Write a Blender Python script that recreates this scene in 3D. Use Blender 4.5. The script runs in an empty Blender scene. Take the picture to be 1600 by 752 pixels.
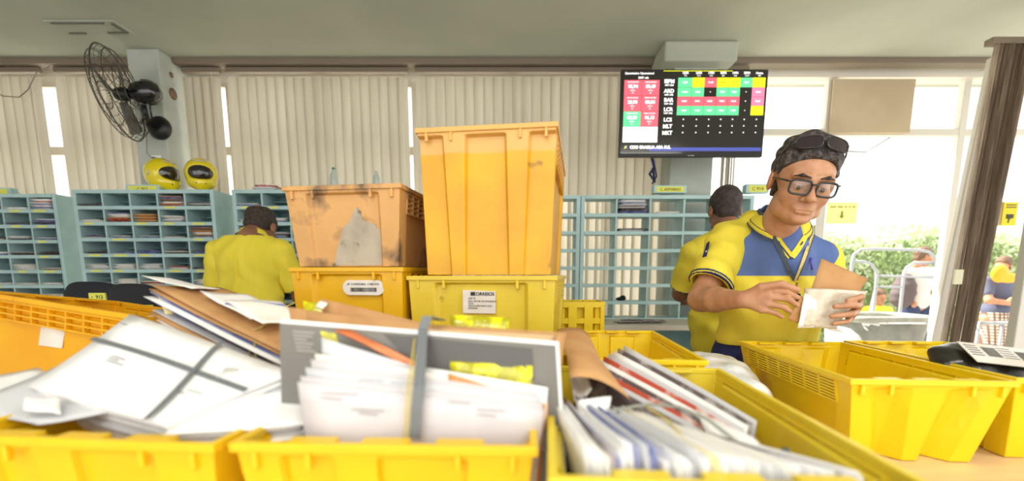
import bpy, bmesh, math, random
import numpy as np
from mathutils import Vector, Matrix, Euler, noise as mnoise
random.seed(7)
sc = bpy.context.scene
COL = sc.collection
PI = math.pi
R = math.radians
# ------------------------------------------------------------------ camera
CAM_H, F_PX, PPX, PPY = 1.30, 711.0, 800.0, 531.0
PITCH = math.atan(101/711)
cam_d = bpy.data.cameras.new('camera')
cam = bpy.data.objects.new('camera', cam_d); COL.objects.link(cam)
cam.location = (0, 0, CAM_H)
cam.rotation_euler = (PI/2-PITCH, 0, 0)
cam_d.sensor_width = 36; cam_d.lens = F_PX/1600*36
cam_d.shift_y = (PPY-376)/1600
cam_d.clip_start = .02; cam_d.clip_end = 200
cam_d.dof.use_dof = True; cam_d.dof.focus_distance = 1.75; cam_d.dof.aperture_fstop = 1.6
sc.camera = cam
# ------------------------------------------------------------------ exposure, world, sun, added fill lamps
vs = sc.view_settings
vs.view_transform = 'Standard'; vs.look = 'None'; vs.gamma = 1; vs.use_curve_mapping = False
vs.exposure = 0.68
WORLD_STRENGTH = 1.55
w = bpy.data.worlds.new('world'); sc.world = w; w.use_nodes = True
nt = w.node_tree; bg = nt.nodes['Background']
bg.inputs[0].default_value = (1.0, .988, .965, 1); bg.inputs[1].default_value = WORLD_STRENGTH
def lamp(kind, name, loc, rot, energy, color=(1,1,1), size=1, size_y=None):
    d = bpy.data.lights.new(name, kind); d.energy = energy; d.color = color
    if kind == 'AREA':
        d.size = size
        if size_y: d.shape = 'RECTANGLE'; d.size_y = size_y
    if kind == 'SUN': d.angle = size
    o = bpy.data.objects.new(name, d); COL.objects.link(o); o.location = loc; o.rotation_euler = rot
    return o
lamp('SUN', 'sun', (2, 9, 9), (R(-24), R(-34), 0), 8.0, (1, .95, .86), R(1.0))
# unseen fill lamps added above and behind the camera to light the papers
lamp('AREA', 'front_fill_light', (-.6, -.15, 2.9), (0, 0, 0), 11, (1, .97, .9), 1.3, .35)
lamp('AREA', 'front_fill_light', (1.6, .1, 2.9), (0, 0, 0), 13, (1, .97, .9), 1.3, .35)
lamp('AREA', 'front_fill_light', (-.2, -2.0, 2.9), (0, 0, 0), 38, (1, .97, .9), 2.5, .5)

# ------------------------------------------------------------------ helpers
SP, CP = math.sin(PITCH), math.cos(PITCH)
def ray(px, py):
    a = (px-PPX)/F_PX; v = (PPY-py)/F_PX
    return a, v*SP+CP, v*CP-SP
def P(px, py, Y):                       # point of the place seen at a pixel, at depth Y
    a, dy, dz = ray(px, py)
    return Vector((a/dy*Y, Y, CAM_H+dz/dy*Y))
def PZ(px, py, z):                      # same, on a horizontal plane
    a, dy, dz = ray(px, py); t = (z-CAM_H)/dz
    return Vector((a*t, dy*t, z))
def lin(c):
    return c/12.92 if c <= .04045 else ((c+.055)/1.055)**2.4
def rgb(r, g, b):
    return (lin(r/255), lin(g/255), lin(b/255), 1)
MATS = {}
def mat(name, col, rough=.6, metal=0, col2=None, nscale=8, nlo=.4, nhi=.6, bump=0, bscale=40, spec=.5,
        emit=None, estr=0, trans=0, sss=0, coat=0, alpha=1, detail=4, nstretch=(1,1,1), col3=None, n3=(.62,.7), n3scale=3):
    if name in MATS: return MATS[name]
    m = bpy.data.materials.new(name); m.use_nodes = True; n = m.node_tree.nodes; l = m.node_tree.links
    b = n['Principled BSDF']; out = n['Material Output']
    b.inputs['Roughness'].default_value = rough; b.inputs['Metallic'].default_value = metal
    b.inputs['Specular IOR Level'].default_value = spec
    b.inputs['Base Color'].default_value = col
    b.inputs['Coat Weight'].default_value = coat
    b.inputs['Alpha'].default_value = alpha
    tc = None
    def tex(scale, det, stretch=(1,1,1)):
        nonlocal tc
        if tc is None: tc = n.new('ShaderNodeTexCoord')
        mp = n.new('ShaderNodeMapping'); mp.inputs['Scale'].default_value = stretch
        l.new(tc.outputs['Object'], mp.inputs['Vector'])
        t = n.new('ShaderNodeTexNoise'); t.inputs['Scale'].default_value = scale; t.inputs['Detail'].default_value = det
        l.new(mp.outputs[0], t.inputs['Vector']); return t
    last = None
    if col2 is not None:
        t = tex(nscale, detail, nstretch); r = n.new('ShaderNodeMapRange'); r.inputs[1].default_value = nlo; r.inputs[2].default_value = nhi
        l.new(t.outputs[0], r.inputs[0])
        mx = n.new('ShaderNodeMix'); mx.data_type = 'RGBA'; mx.inputs[6].default_value = col; mx.inputs[7].default_value = col2
        l.new(r.outputs[0], mx.inputs[0]); l.new(mx.outputs[2], b.inputs['Base Color']); last = mx
    if col3 is not None:
        t = tex(n3scale, 8); r = n.new('ShaderNodeMapRange'); r.inputs[1].default_value = n3[0]; r.inputs[2].default_value = n3[1]
        l.new(t.outputs[0], r.inputs[0])
        mx = n.new('ShaderNodeMix'); mx.data_type = 'RGBA'; mx.inputs[6].default_value = col; mx.inputs[7].default_value = col3
        if last: l.new(last.outputs[2], mx.inputs[6])
        l.new(r.outputs[0], mx.inputs[0]); l.new(mx.outputs[2], b.inputs['Base Color']); last = mx
    if bump:
        t = tex(bscale, 3, nstretch); bp = n.new('ShaderNodeBump'); bp.inputs['Strength'].default_value = bump; bp.inputs['Distance'].default_value = .01
        l.new(t.outputs[0], bp.inputs['Height']); l.new(bp.outputs[0], b.inputs['Normal'])
    if emit: b.inputs['Emission Color'].default_value = emit; b.inputs['Emission Strength'].default_value = estr
    if sss:
        b.inputs['Subsurface Weight'].default_value = sss; b.inputs['Subsurface Radius'].default_value = (1, .35, .15); b.inputs['Subsurface Scale'].default_value = .01
    if trans:
        tr = n.new('ShaderNodeBsdfTranslucent'); mxs = n.new('ShaderNodeMixShader'); mxs.inputs[0].default_value = trans
        if last: l.new(last.outputs[2], tr.inputs[0])
        else: tr.inputs[0].default_value = col
        l.new(b.outputs[0], mxs.inputs[1]); l.new(tr.outputs[0], mxs.inputs[2]); l.new(mxs.outputs[0], out.inputs[0])
    MATS[name] = m; return m

class MB:
    """collects boxes, tubes, sheets; build() links them as one mesh object"""
    def __init__(s): s.v = []; s.f = []; s.m = []; s.sm = []
    def add(s, vs, fs, m=0, smooth=False):
        o = len(s.v); s.v += [Vector(a) for a in vs]
        for f in fs: s.f.append([i+o for i in f]); s.m.append(m); s.sm.append(smooth)
        return s
    def box(s, a, b, m=0, T=None):
        x0, y0, z0 = a; x1, y1, z1 = b
        vs = [Vector(p) for p in ((x0,y0,z0),(x1,y0,z0),(x1,y1,z0),(x0,y1,z0),(x0,y0,z1),(x1,y0,z1),(x1,y1,z1),(x0,y1,z1))]
        if T is not None: vs = [T @ p for p in vs]
        return s.add(vs, [(3,2,1,0),(4,5,6,7),(0,1,5,4),(1,2,6,5),(2,3,7,6),(3,0,4,7)], m)
    def hexa(s, b, t, m=0):
        return s.add(list(b)+list(t), [(3,2,1,0),(4,5,6,7),(0,1,5,4),(1,2,6,5),(2,3,7,6),(3,0,4,7)], m)
    def bar(s, a, b, w, h, m=0, up=(0,0,1)):
        a = Vector(a); b = Vector(b); d = (b-a).normalized(); u = Vector(up)
        if abs(d.dot(u)) > .97: u = Vector((0,1,0))
        x = d.cross(u).normalized(); u = x.cross(d)
        q = [(-1,-1),(1,-1),(1,1),(-1,1)]
        return s.hexa([a+x*(i*w/2)+u*(j*h/2) for i,j in q], [b+x*(i*w/2)+u*(j*h/2) for i,j in q], m)
    def tube(s, pts, r, n=10, m=0, closed=False, cap=True):
        pts = [Vector(p) for p in pts]; N = len(pts); rs = r if isinstance(r, (list, tuple)) else [r]*N
        rings = []; pu = None
        for i, p in enumerate(pts):
            if closed: d = pts[(i+1)%N]-pts[i-1]
            else: d = pts[min(i+1,N-1)]-pts[max(i-1,0)]
            d.normalize()
            if pu is None: pu = Vector((0,0,1)) if abs(d.z) < .9 else Vector((1,0,0))
            x = d.cross(pu).normalized(); u = x.cross(d).normalized(); pu = u
            rings.append([p+(x*math.cos(2*PI*k/n)+u*math.sin(2*PI*k/n))*rs[i] for k in range(n)])
        vs = [q for rg in rings for q in rg]; fs = []
        for i in range(N if closed else N-1):
            j = (i+1)%N
            for k in range(n): fs.append((i*n+k, i*n+(k+1)%n, j*n+(k+1)%n, j*n+k))
        if cap and not closed: fs += [tuple(range(n))[::-1], tuple((N-1)*n+k for k in range(n))]
        return s.add(vs, fs, m, True)
    def lathe(s, prof, c=(0,0,0), n=24, m=0, axis='z'):
        vs = []; fs = []; c = Vector(c)
        for r_, z in prof:
            for k in range(n):
                a = 2*PI*k/n; p = Vector((r_*math.cos(a), r_*math.sin(a), z))
                if axis == 'y': p = Vector((p.x, p.z, p.y))
                if axis == 'x': p = Vector((p.z, p.x, p.y))
                vs.append(c+p)
        for i in range(len(prof)-1):
            for k in range(n): fs.append((i*n+k, i*n+(k+1)%n, (i+1)*n+(k+1)%n, (i+1)*n+k))
        fs += [tuple(range(n))[::-1], tuple((len(prof)-1)*n+k for k in range(n))]
        return s.add(vs, fs, m, True)
    def xf(s, M):
        s.v = [M @ p for p in s.v]; return s
    def build(s, name, mats, parent=None, bevel=0, seg=2, loc=None, label=None):
        me = bpy.data.meshes.new(name); me.from_pydata([tuple(p) for p in s.v], [], s.f)
        for m_ in (mats if isinstance(mats, (list, tuple)) else [mats]): me.materials.append(m_)
        me.polygons.foreach_set('material_index', s.m); me.polygons.foreach_set('use_smooth', s.sm)
        me.update()
        bm = bmesh.new(); bm.from_mesh(me); bmesh.ops.recalc_face_normals(bm, faces=bm.faces); bm.to_mesh(me); bm.free()
        o = bpy.data.objects.new(name, me); COL.objects.link(o)
        if parent is not None: o.parent = parent
        if loc is not None: o.location = loc
        if bevel:
            b = o.modifiers.new('bevel', 'BEVEL'); b.width = bevel; b.segments = seg; b.limit_method = 'ANGLE'; b.angle_limit = R(40)
            b.harden_normals = False
        if label: o['label'] = label
        return o
def tag(o, label, cat, group=None, kind=None):
    o['label'] = label
    if cat: o['category'] = cat
    if group: o['group'] = group
    if kind: o['kind'] = kind
    return o
def thing(name, label, cat, loc=(0,0,0), rz=0, group=None, rot=None):
    o = bpy.data.objects.new(name, None); COL.objects.link(o); o.location = loc
    o.rotation_euler = rot if rot is not None else (0,0,rz); o.empty_display_size = .1
    return tag(o, label, cat, group)
def struct(o, label=None):
    o['kind'] = 'structure'
    if label: o['label'] = label
    return o
def kids(o): return [c for c in bpy.data.objects if c.parent == o]
def copy_tree(o, parent=None):
    c = o.copy(); COL.objects.link(c); c.parent = parent
    for ch in kids(o): copy_tree(ch, c)
    return c
def text_part(s, size, M, mt, name='lettering', parent=None, align='CENTER', ext=.0004, bold=0, sx=1):
    cu = bpy.data.curves.new('t', 'FONT'); cu.body = s; cu.size = size; cu.align_x = align; cu.align_y = 'CENTER'
    cu.extrude = ext; cu.offset = bold; cu.resolution_u = 3
    t = bpy.data.objects.new('t', cu); COL.objects.link(t)
    bpy.context.view_layer.update()
    me = bpy.data.meshes.new_from_object(t.evaluated_get(bpy.context.evaluated_depsgraph_get()))
    bpy.data.objects.remove(t); bpy.data.curves.remove(cu)
    mb = MB(); mb.add([M @ Vector((v.co.x*sx, v.co.y, v.co.z)) for v in me.vertices], [tuple(p.vertices) for p in me.polygons])
    bpy.data.meshes.remove(me); return mb
def merge(mbs, mats_idx=None):
    r = MB()
    for i, b in enumerate(mbs):
        o = len(r.v); r.v += b.v; r.f += [[k+o for k in f] for f in b.f]; r.m += b.m if mats_idx is None else [mats_idx[i]]*len(b.m); r.sm += b.sm
    return r
def frameM(o, x, y):                     # matrix with local x,y axes in the plane of a sign
    x = Vector(x).normalized(); y = Vector(y); y = (y-x*y.dot(x)).normalized(); z = x.cross(y)
    M = Matrix((x, y, z)).transposed().to_4x4(); M.translation = Vector(o); return M

# ---- implicit surfaces: smooth unions of ellipsoids and tapered limbs, meshed with surface nets
class SDF:
    def __init__(s, lo, hi, h):
        s.lo = np.array(lo, float); s.h = h
        s.n = np.ceil((np.array(hi)-s.lo)/h).astype(int)+1
        s.F = np.full(s.n, .2, np.float32)
    def _apply(s, lo, hi, fn, k, op):
        pad = k+3*s.h
        i0 = np.clip(np.floor((np.array(lo)-pad-s.lo)/s.h).astype(int), 0, s.n-1)
        i1 = np.clip(np.ceil((np.array(hi)+pad-s.lo)/s.h).astype(int)+1, 1, s.n)
        if np.any(i1 <= i0): return s
        ax = [s.lo[a]+s.h*np.arange(i0[a], i1[a]) for a in range(3)]
        X, Y, Z = np.meshgrid(*ax, indexing='ij')
        d = fn(X, Y, Z).astype(np.float32)
        sl = tuple(slice(i0[a], i1[a]) for a in range(3)); A = s.F[sl]
        if op == 'u':
            h = np.maximum(k-np.abs(A-d), 0)/max(k, 1e-6); s.F[sl] = np.minimum(A, d)-h*h*k*.25
        elif op == 's':
            h = np.maximum(k-np.abs(A+d), 0)/max(k, 1e-6); s.F[sl] = np.maximum(A, -d)+h*h*k*.25
        elif op == 'i':
            h = np.maximum(k-np.abs(A-d), 0)/max(k, 1e-6); s.F[sl] = np.maximum(A, d)+h*h*k*.25
        return s
    def ell(s, c, r, rot=(0,0,0), k=.01, op='u'):
        c = np.array(c, float); r = np.array(r, float); M = np.array(Euler(rot).to_matrix().transposed()); m = r.max()
        def fn(X, Y, Z):
            x, y, z = X-c[0], Y-c[1], Z-c[2]
            u = (M[0,0]*x+M[0,1]*y+M[0,2]*z)/r[0]; v = (M[1,0]*x+M[1,1]*y+M[1,2]*z)/r[1]; w_ = (M[2,0]*x+M[2,1]*y+M[2,2]*z)/r[2]
            k0 = np.sqrt(u*u+v*v+w_*w_); k1 = np.sqrt((u/r[0])**2+(v/r[1])**2+(w_/r[2])**2)+1e-9
            return k0*(k0-1)/k1
        return s._apply(c-m, c+m, fn, k, op)
    def cap(s, a, b, ra, rb, k=.01, op='u', flat=None):
        a = np.array(a, float); b = np.array(b, float); d = b-a; L = max((d*d).sum(), 1e-9); m = max(ra, rb)
        def fn(X, Y, Z):
            x, y, z = X-a[0], Y-a[1], Z-a[2]
            t = np.clip((x*d[0]+y*d[1]+z*d[2])/L, 0, 1)
            return np.sqrt((x-t*d[0])**2+(y-t*d[1])**2+(z-t*d[2])**2)-(ra+(rb-ra)*t)
        return s._apply(np.minimum(a,b)-m, np.maximum(a,b)+m, fn, k, op)
    def chain(s, pts, rs, k=.008):
        for i in range(len(pts)-1): s.cap(pts[i], pts[i+1], rs[i], rs[i+1], k if i == 0 else .004)
        return s
    def half(s, n, d, k=.002):            # keep where n.p < d
        n = np.array(n, float); n /= np.linalg.norm(n)
        return s._apply(s.lo, s.lo+s.h*s.n, lambda X, Y, Z: X*n[0]+Y*n[1]+Z*n[2]-d, k, 'i')
    def disp(s, fn):
        ax = [s.lo[a]+s.h*np.arange(s.n[a]) for a in range(3)]
        X, Y, Z = np.meshgrid(*ax, indexing='ij'); s.F += fn(X, Y, Z).astype(np.float32); return s
    def mesh(s, M=None):
        F = s.F.copy(); F[0] = F[-1] = .2; F[:,0] = F[:,-1] = .2; F[:,:,0] = F[:,:,-1] = .2
        S = F < 0; sh = tuple(k-1 for k in F.shape)
        def cor(A, o): return A[o[0]:o[0]+sh[0], o[1]:o[1]+sh[1], o[2]:o[2]+sh[2]]
        cs = [(i,j,k) for i in (0,1) for j in (0,1) for k in (0,1)]
        cnt = sum(cor(S, o).astype(np.int8) for o in cs)
        I = np.argwhere((cnt > 0) & (cnt < 8)); idx = np.full(sh, -1, np.int64); idx[tuple(I.T)] = np.arange(len(I))
        V = np.zeros((len(I), 3)); C = np.zeros(len(I))
        for o in cs:
            for a in range(3):
                if o[a]: continue
                o2 = list(o); o2[a] = 1
                fa = F[I[:,0]+o[0], I[:,1]+o[1], I[:,2]+o[2]]; fb = F[I[:,0]+o2[0], I[:,1]+o2[1], I[:,2]+o2[2]]
                mk = (fa < 0) != (fb < 0); t = np.where(mk, fa/np.where(mk, fa-fb, 1), 0)
                for b in range(3): V[:,b] += np.where(mk, o[b]+(t if b == a else 0), 0)
                C += mk
        V = (V/C[:,None]+I)*s.h+s.lo
        Q = []
        for a in range(3):
            b, c = [(1,2),(2,0),(0,1)][a]
            lo = [slice(1, None)]*3; hi = [slice(1, None)]*3
            sa = [slice(1, k-1) for k in F.shape]; sb = list(sa); sa[a] = slice(0, F.shape[a]-1); sb[a] = slice(1, F.shape[a])
            A = S[tuple(sa)]; B = S[tuple(sb)]; E = np.argwhere(A != B)
            if not len(E): continue
            inside = A[tuple(E.T)]; base = E.copy(); base[:,b] += 1; base[:,c] += 1
            def at(db, dc):
                q = base.copy(); q[:,b] -= db; q[:,c] -= dc; return idx[tuple(q.T)]
            q = np.stack([at(1,1), at(0,1), at(0,0), at(1,0)], 1)
            q[~inside] = q[~inside][:, ::-1]; Q.append(q)
        Q = np.concatenate(Q)
        if M is not None:
            M = np.array(M); V = V @ M[:3,:3].T+M[:3,3]
        return V, Q
def np_obj(name, VQ, mt, parent=None, matfn=None, smooth=True):
    """one mesh from one or several (V,Q) pairs"""
    if isinstance(VQ, tuple): VQ = [VQ]
    Vs = []; Qs = []; o = 0
    for V, Q in VQ: Vs.append(V); Qs.append(Q+o); o += len(V)
    V = np.concatenate(Vs); Q = np.concatenate(Qs)
    me = bpy.data.meshes.new(name); me.vertices.add(len(V)); me.vertices.foreach_set('co', V.astype(np.float32).ravel())
    me.loops.add(Q.size); me.loops.foreach_set('vertex_index', Q.astype(np.int32).ravel())
    me.polygons.add(len(Q)); me.polygons.foreach_set('loop_start', np.arange(0, Q.size, 4, dtype=np.int32))
    me.polygons.foreach_set('loop_total', np.full(len(Q), 4, np.int32))
    for m_ in (mt if isinstance(mt, (list, tuple)) else [mt]): me.materials.append(m_)
    me.update(calc_edges=True); me.validate()
    me.polygons.foreach_set('use_smooth', [smooth]*len(me.polygons))
    if matfn is not None:
        c = V[Q].mean(1); me.polygons.foreach_set('material_index', matfn(c).astype(np.int32))
    ob = bpy.data.objects.new(name, me); COL.objects.link(ob)
    if parent is not None: ob.parent = parent
    return ob
# ------------------------------------------------------------------ materials
M_ceil = mat('ceiling_paint', rgb(184,187,171), .9, col2=rgb(175,178,163), nscale=1.2)
M_wall = mat('wall_paint', rgb(205,206,196), .85, col2=rgb(192,194,184), nscale=3)
M_pillar = mat('pillar_paint', rgb(190,194,186), .8, col2=rgb(176,181,174), nscale=4)
M_floor = mat('floor_tiles', rgb(176,168,152), .35, col2=rgb(160,152,138), nscale=6)
M_ground = mat('outdoor_paving', rgb(214,210,200), .9, col2=rgb(196,192,180), nscale=2)
M_frame = mat('window_frame_paint', rgb(226,220,208), .5)
M_rail = mat('brown_rail', rgb(128,114,98), .5)
M_slat = mat('blind_fabric', rgb(196,189,172), .8, col2=rgb(187,179,161), nscale=3, nstretch=(6,6,.3), trans=.35)
M_slatb = mat('blind_fabric_brown', rgb(178,160,142), .8, col2=rgb(140,122,106), nscale=14, nstretch=(6,6,.15), trans=.08)
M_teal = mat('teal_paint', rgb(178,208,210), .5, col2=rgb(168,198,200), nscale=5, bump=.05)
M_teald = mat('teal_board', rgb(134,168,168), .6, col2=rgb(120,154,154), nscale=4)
M_tagy = mat('yellow_tag', rgb(226,226,96), .6)
M_desk = mat('desk_laminate', rgb(214,206,190), .5, col2=rgb(205,196,180), nscale=5)
M_table = mat('table_laminate', rgb(238,206,158), .45, col2=rgb(228,194,146), nscale=3, nstretch=(1,8,1))
M_black = mat('black_plastic', rgb(22,22,24), .4)
M_dark = mat('dark_fabric', rgb(30,32,40), .85, bump=.2, bscale=300)
M_steel = mat('brushed_steel', rgb(190,192,196), .3, metal=.9)
M_grey = mat('grey_paint', rgb(168,172,178), .4)
M_ink = mat('ink', rgb(40,40,44), .7)
M_white = mat('white_plastic', rgb(240,240,236), .5)
def glass_mat():
    m = bpy.data.materials.new('window_glass'); m.use_nodes = True; n = m.node_tree.nodes; l = m.node_tree.links
    n.remove(n['Principled BSDF']); out = n['Material Output']
    t = n.new('ShaderNodeBsdfTransparent'); g = n.new('ShaderNodeBsdfGlossy'); g.inputs['Roughness'].default_value = .02
    mx = n.new('ShaderNodeMixShader'); mx.inputs[0].default_value = .05
    l.new(t.outputs[0], mx.inputs[1]); l.new(g.outputs[0], mx.inputs[2]); l.new(mx.outputs[0], out.inputs[0])
    return m
M_glass = glass_mat()
# ------------------------------------------------------------------ room shell
WY, CZ = 4.0, 3.0
struct(MB().box((-6,-3.2,-.1),(6,4.12,0)).build('floor', M_floor))
struct(MB().box((-6,-3.2,CZ),(6,4.45,CZ+.15)).build('ceiling', M_ceil))
struct(MB().box((-9,4.12,-.16),(16,30,-.03)).build('ground', M_ground))
struct(MB().box((-6.15,-3.2,-.1),(-6,4.3,CZ+.1)).build('wall_left', M_wall))
# back wall: low parapet under the blinds, glazed to the floor at the right
struct(MB().box((-6,WY+.05,0),(1.40,WY+.2,.78)).build('wall_back', M_wall))
struct(MB().box((-6,WY+.05,2.93),(6,WY+.2,CZ)).build('trim_1', M_frame))
def pillar(n, x0, x1, y0):
    return struct(MB().box((x0,y0,0),(x1,WY+.2,CZ)).build(n, M_pillar, bevel=.01))
pillar('wall_pillar_left', -2.925, -2.685, 3.72)
pillar('wall_pillar_centre', 1.235, 1.575, 3.72)
struct(MB().box((1.12,3.6,2.86),(1.66,WY+.05,CZ)).build('ceiling_beam', M_ceil, bevel=.015))
# windows behind the blinds
def window(n, xs, z0, z1, zs=(), w=.045, y=WY+.1, glass=True):
    fr = MB()
    for x in xs: fr.box((x-w/2,y-.03,z0),(x+w/2,y+.03,z1))
    for z in [z0+w/2, z1-w/2]+list(zs): fr.box((xs[0],y-.028,z-w/2),(xs[-1],y+.028,z+w/2))
    r = struct(fr.build('window_%d' % n, M_frame, bevel=.003))
    if glass: MB().box((xs[0],y-.002,z0),(xs[-1],y+.002,z1)).build('window_glass', M_glass, r)
    return r
window(1, [-6,-5.2,-4.5,-3.79,-2.95], .78, 2.93, (2.35,), .07)
window(2, [-2.66,-2.37,-1.6,-.81,0,.6,1.22], .78, 2.93, (2.35,), .07)
# right hand glazing, floor to ceiling, with an upper light band
xw = lambda px, py, Y: P(px, py, Y).x
zt = P(1400,208,4.1).z; zb = P(1400,114,4.1).z
xa, xb, xc, xd = 1.58, xw(1296,160,4.1), xw(1505,160,4.1), xw(1545,160,4.1)+.04
fr = MB()
for x, w_ in ((xa+.02,.05),(xb,.075),(xc,.06),(xd,.10),(5.4,.06)): fr.box((x-w_/2,4.07,0),(x+w_/2,4.13,2.93))
for z, h in ((zt,.055),(zb,.05),(.04,.08)): fr.box((xa,4.072,z-h/2),(5.9,4.128,z+h/2))
fr.box((xw(1270,260,4.1)-.012,4.08,.08),(xw(1270,260,4.1)+.012,4.12,zt))
wr = struct(fr.build('window_3', M_frame, bevel=.004))
MB().box((xa,4.098,.08),(xb,4.102,2.9)).build('window_glass', M_glass, wr)
MB().box((xb,4.098,zt),(5.4,4.102,2.9)).build('window_glass', M_glass, wr)
# tilted top-hung stay bar of the open sash
st = MB(); st.tube([P(1295,235,4.12), P(1352,238,4.35), P(1392,214,4.14)], .008, 8); st.build('window_stay', M_grey, wr)
# beige board closing one upper light
pa, pb = P(1303,124,4.04), P(1424,208,4.04)
tag(MB().box((pa.x,4.03,pb.z),(pb.x-.02,4.05,pa.z)).build('board', mat('beige_board', rgb(205,188,156), .8, col2=rgb(196,178,147), nscale=3), bevel=.002),
    'plain beige board closing the upper window light above the cart', 'board')
# ------------------------------------------------------------------ vertical blinds
def blind(px0, px1, label, z0=.80, z1=2.90, ang=12, yy=3.93, seed=0, pitch=.077):
    rr = random.Random(seed)
    x0, x1 = xw(px0,200,yy), xw(px1,200,yy)
    t = thing('vertical_blind', label, 'blind', ((x0+x1)/2, yy, z1), 0)
    n = int(round((x1-x0)/pitch)); mb = MB()
    for i in range(n):
        x = -(x1-x0)/2+(i+.5)*(x1-x0)/n; a = R(ang+rr.uniform(-4,4)); w_ = .089
        cols = []
        for k in range(5):
            u = (k/4-.5)*w_; bow = .006*(1-(2*u/w_)**2)
            cols.append((x+u*math.cos(a)-bow*math.sin(a), u*math.sin(a)-bow*math.cos(a)))
        vs = [(cx, cy, zz) for zz in (-.02-rr.random()*.006, z0-z1) for cx, cy in cols]
        mb.add(vs, [(k,k+1,k+6,k+5) for k in range(4)], 0, True)
    mb.build('blind_slats', M_slat, t)
    hr = MB().box((-(x1-x0)/2-.01,-.02,.012),((x1-x0)/2+.01,.025,.05)); hr.build('head_rail', M_rail, t, bevel=.004)
    ch = MB(); ch.tube([((x1-x0)/2-.03,-.04,0),((x1-x0)/2-.03,-.045,z0-z1+.5)], .0015, 5); ch.build('pull_cord', M_white, t)
    return t
blind(-150, 72, 'beige vertical blind at the far left end of the window wall', seed=1)
blind(100, 219, 'beige vertical blind hanging behind the wall fan', seed=2, ang=16)
blind(296, 348, 'narrow beige vertical blind just beside the fan pillar', seed=3)
blind(363, 638, 'wide beige vertical blind behind the worn crate with the torn label', seed=4, ang=12)
blind(653, 1038, 'widest beige vertical blind behind the tall orange crate and open cabinet', seed=5, ang=10)
# gathered blind under the screen and the bunched one at the right
def bunch(name, label, x, y, z0, z1, n, step, lean, mt, wd=.09, sx=0):
    t = thing(name, label, 'blind', (x, y, z1)); mb = MB(); rr = random.Random(n)
    for i in range(n):
        xx = i*step; a = R(70+rr.uniform(-16,14)); c = []
        for k in range(5):
            u = (k/4-.5)*wd; bow = .012*(1-(2*u/wd)**2); c.append((xx+u*math.cos(a)-bow*math.sin(a), u*math.sin(a)+bow*math.cos(a)))
        jl = rr.uniform(-.02,.02)
        vs = [(cx, cy, 0) for cx, cy in c]+[((cx-xx)+xx*(1-sx)+lean+jl, cy, z0-z1) for cx, cy in c]
        mb.add(vs, [(k,k+1,k+6,k+5) for k in range(4)], 0, True)
    mb.build('blind_slats', mt, t); MB().box((-.06,-.03,.0),(n*step+.04,.03,.04)).build('head_rail', M_rail, t, bevel=.004)
    return t
bunch('vertical_blind', 'small gathered blind hanging just below the wall screen', xw(1128,260,3.9), 3.9, .8, 2.9, 6, .02, 0, M_slat)
pt, pbm = P(1553,108,3.2), P(1474,520,3.2)
bunch('vertical_blind', 'bunched brown blind slats pulled aside at the right end', pt.x, 3.2, .3, 2.78, 12, .019, (pbm.x-pt.x)*1.28, M_slatb, .075, .0)
bunch_t = [o for o in bpy.data.objects if o.name.startswith('vertical_blind')][-1]
MB().box((-.03,-.006,-.05),(.03,.006,.05)).build('clip_plate', mat('cream', rgb(226,222,190), .6), bunch_t, loc=P(1497,433,3.12)-bunch_t.location, bevel=.004)
# leaning pale post in front of the glazing
a0, a1 = P(1557,106,3.45), P(1471,500,3.45); d = (a1-a0); a2 = a0+d*((a0.z-.02)/(a0.z-a1.z))
pm = MB(); pm.bar(a0+Vector((0,0,.06)), a2, .12, .045, up=(0,1,0)); struct(pm.build('trim_2', M_frame, bevel=.008))
e0 = P(1593,450,3.0); struct(MB().box((e0.x,2.98,0),(e0.x+.16,3.04,CZ)).build('trim_3', M_frame, bevel=.006))
# long dark rails at the ceiling
for i, (x0, x1) in enumerate(((-5.9,-2.93),(-2.68,1.12),(1.66,5.8))):
    struct(MB().box((x0,3.86,2.955),(x1,3.96,3.0)).build('trim_%d' % (4+i), M_rail, bevel=.005))
# ceiling fixture (dark, switched off) above the fan
cfp = PZ(155,50,CZ); t = thing('ceiling_fixture', 'flat grey ceiling fixture set in the ceiling above the fan', 'ceiling fixture', (cfp.x,cfp.y,CZ))
mb = MB(); mb.box((-.24,-.16,-.012),(.24,.02,0)); mb.build('housing', M_ceil, t, bevel=.004)
mb = MB(); mb.box((-.20,-.15,-.02),(.16,-.14,-.01)); mb.box((-.2,-.02,-.02),(-.08,-.01,-.01)); mb.box((.08,-.03,-.02),(.22,-.015,-.01)); mb.box((.2,-.14,-.02),(.22,-.03,-.01)); mb.build('grille_slot', mat('slot_grey', rgb(110,108,98), .8), t)
# loose cable near the ceiling left
cb = MB(); cb.tube([P(78,104,3.9), P(58,112,3.88), P(44,140,3.88), P(30,152,3.9), P(5,150,3.9), P(-20,140,3.9)], .004, 6)
tag(cb.build('cable', M_rail), 'thin brown cable drooping across the leftmost blind', 'cable')
# ------------------------------------------------------------------ wall fan
fb = P(249,200,3.7); fan = thing('wall_fan', 'black wall mounted fan with round wire cage on the pillar', 'fan', (fb.x, 3.72, fb.z))
mb = MB(); mb.lathe([(.0,0),(.085,-.002),(.088,-.02),(.075,-.045),(.04,-.06),(.0,-.062)], axis='y', n=28); mb.build('wall_bracket', M_black, fan)
H0 = P(222,145,3.45)-Vector((fb.x,3.72,fb.z))      # motor centre relative to bracket
mb = MB(); mb.tube([(0,-.05,0),(-.05,-.12,.01),(H0.x-.0,H0.y+.02,H0.z-.16),(H0.x+.0,H0.y,H0.z-.08)], .018, 10)
mb.tube([(H0.x+.05,H0.y,H0.z-.06),(H0.x+.06,H0.y-.02,H0.z-.12),(H0.x+.03,H0.y+.03,H0.z-.17)], .006, 6); mb.build('arm', M_black, fan)
ax = Vector((-.92,-.27,-.17)).normalized()         # fan axis, tilted
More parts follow.
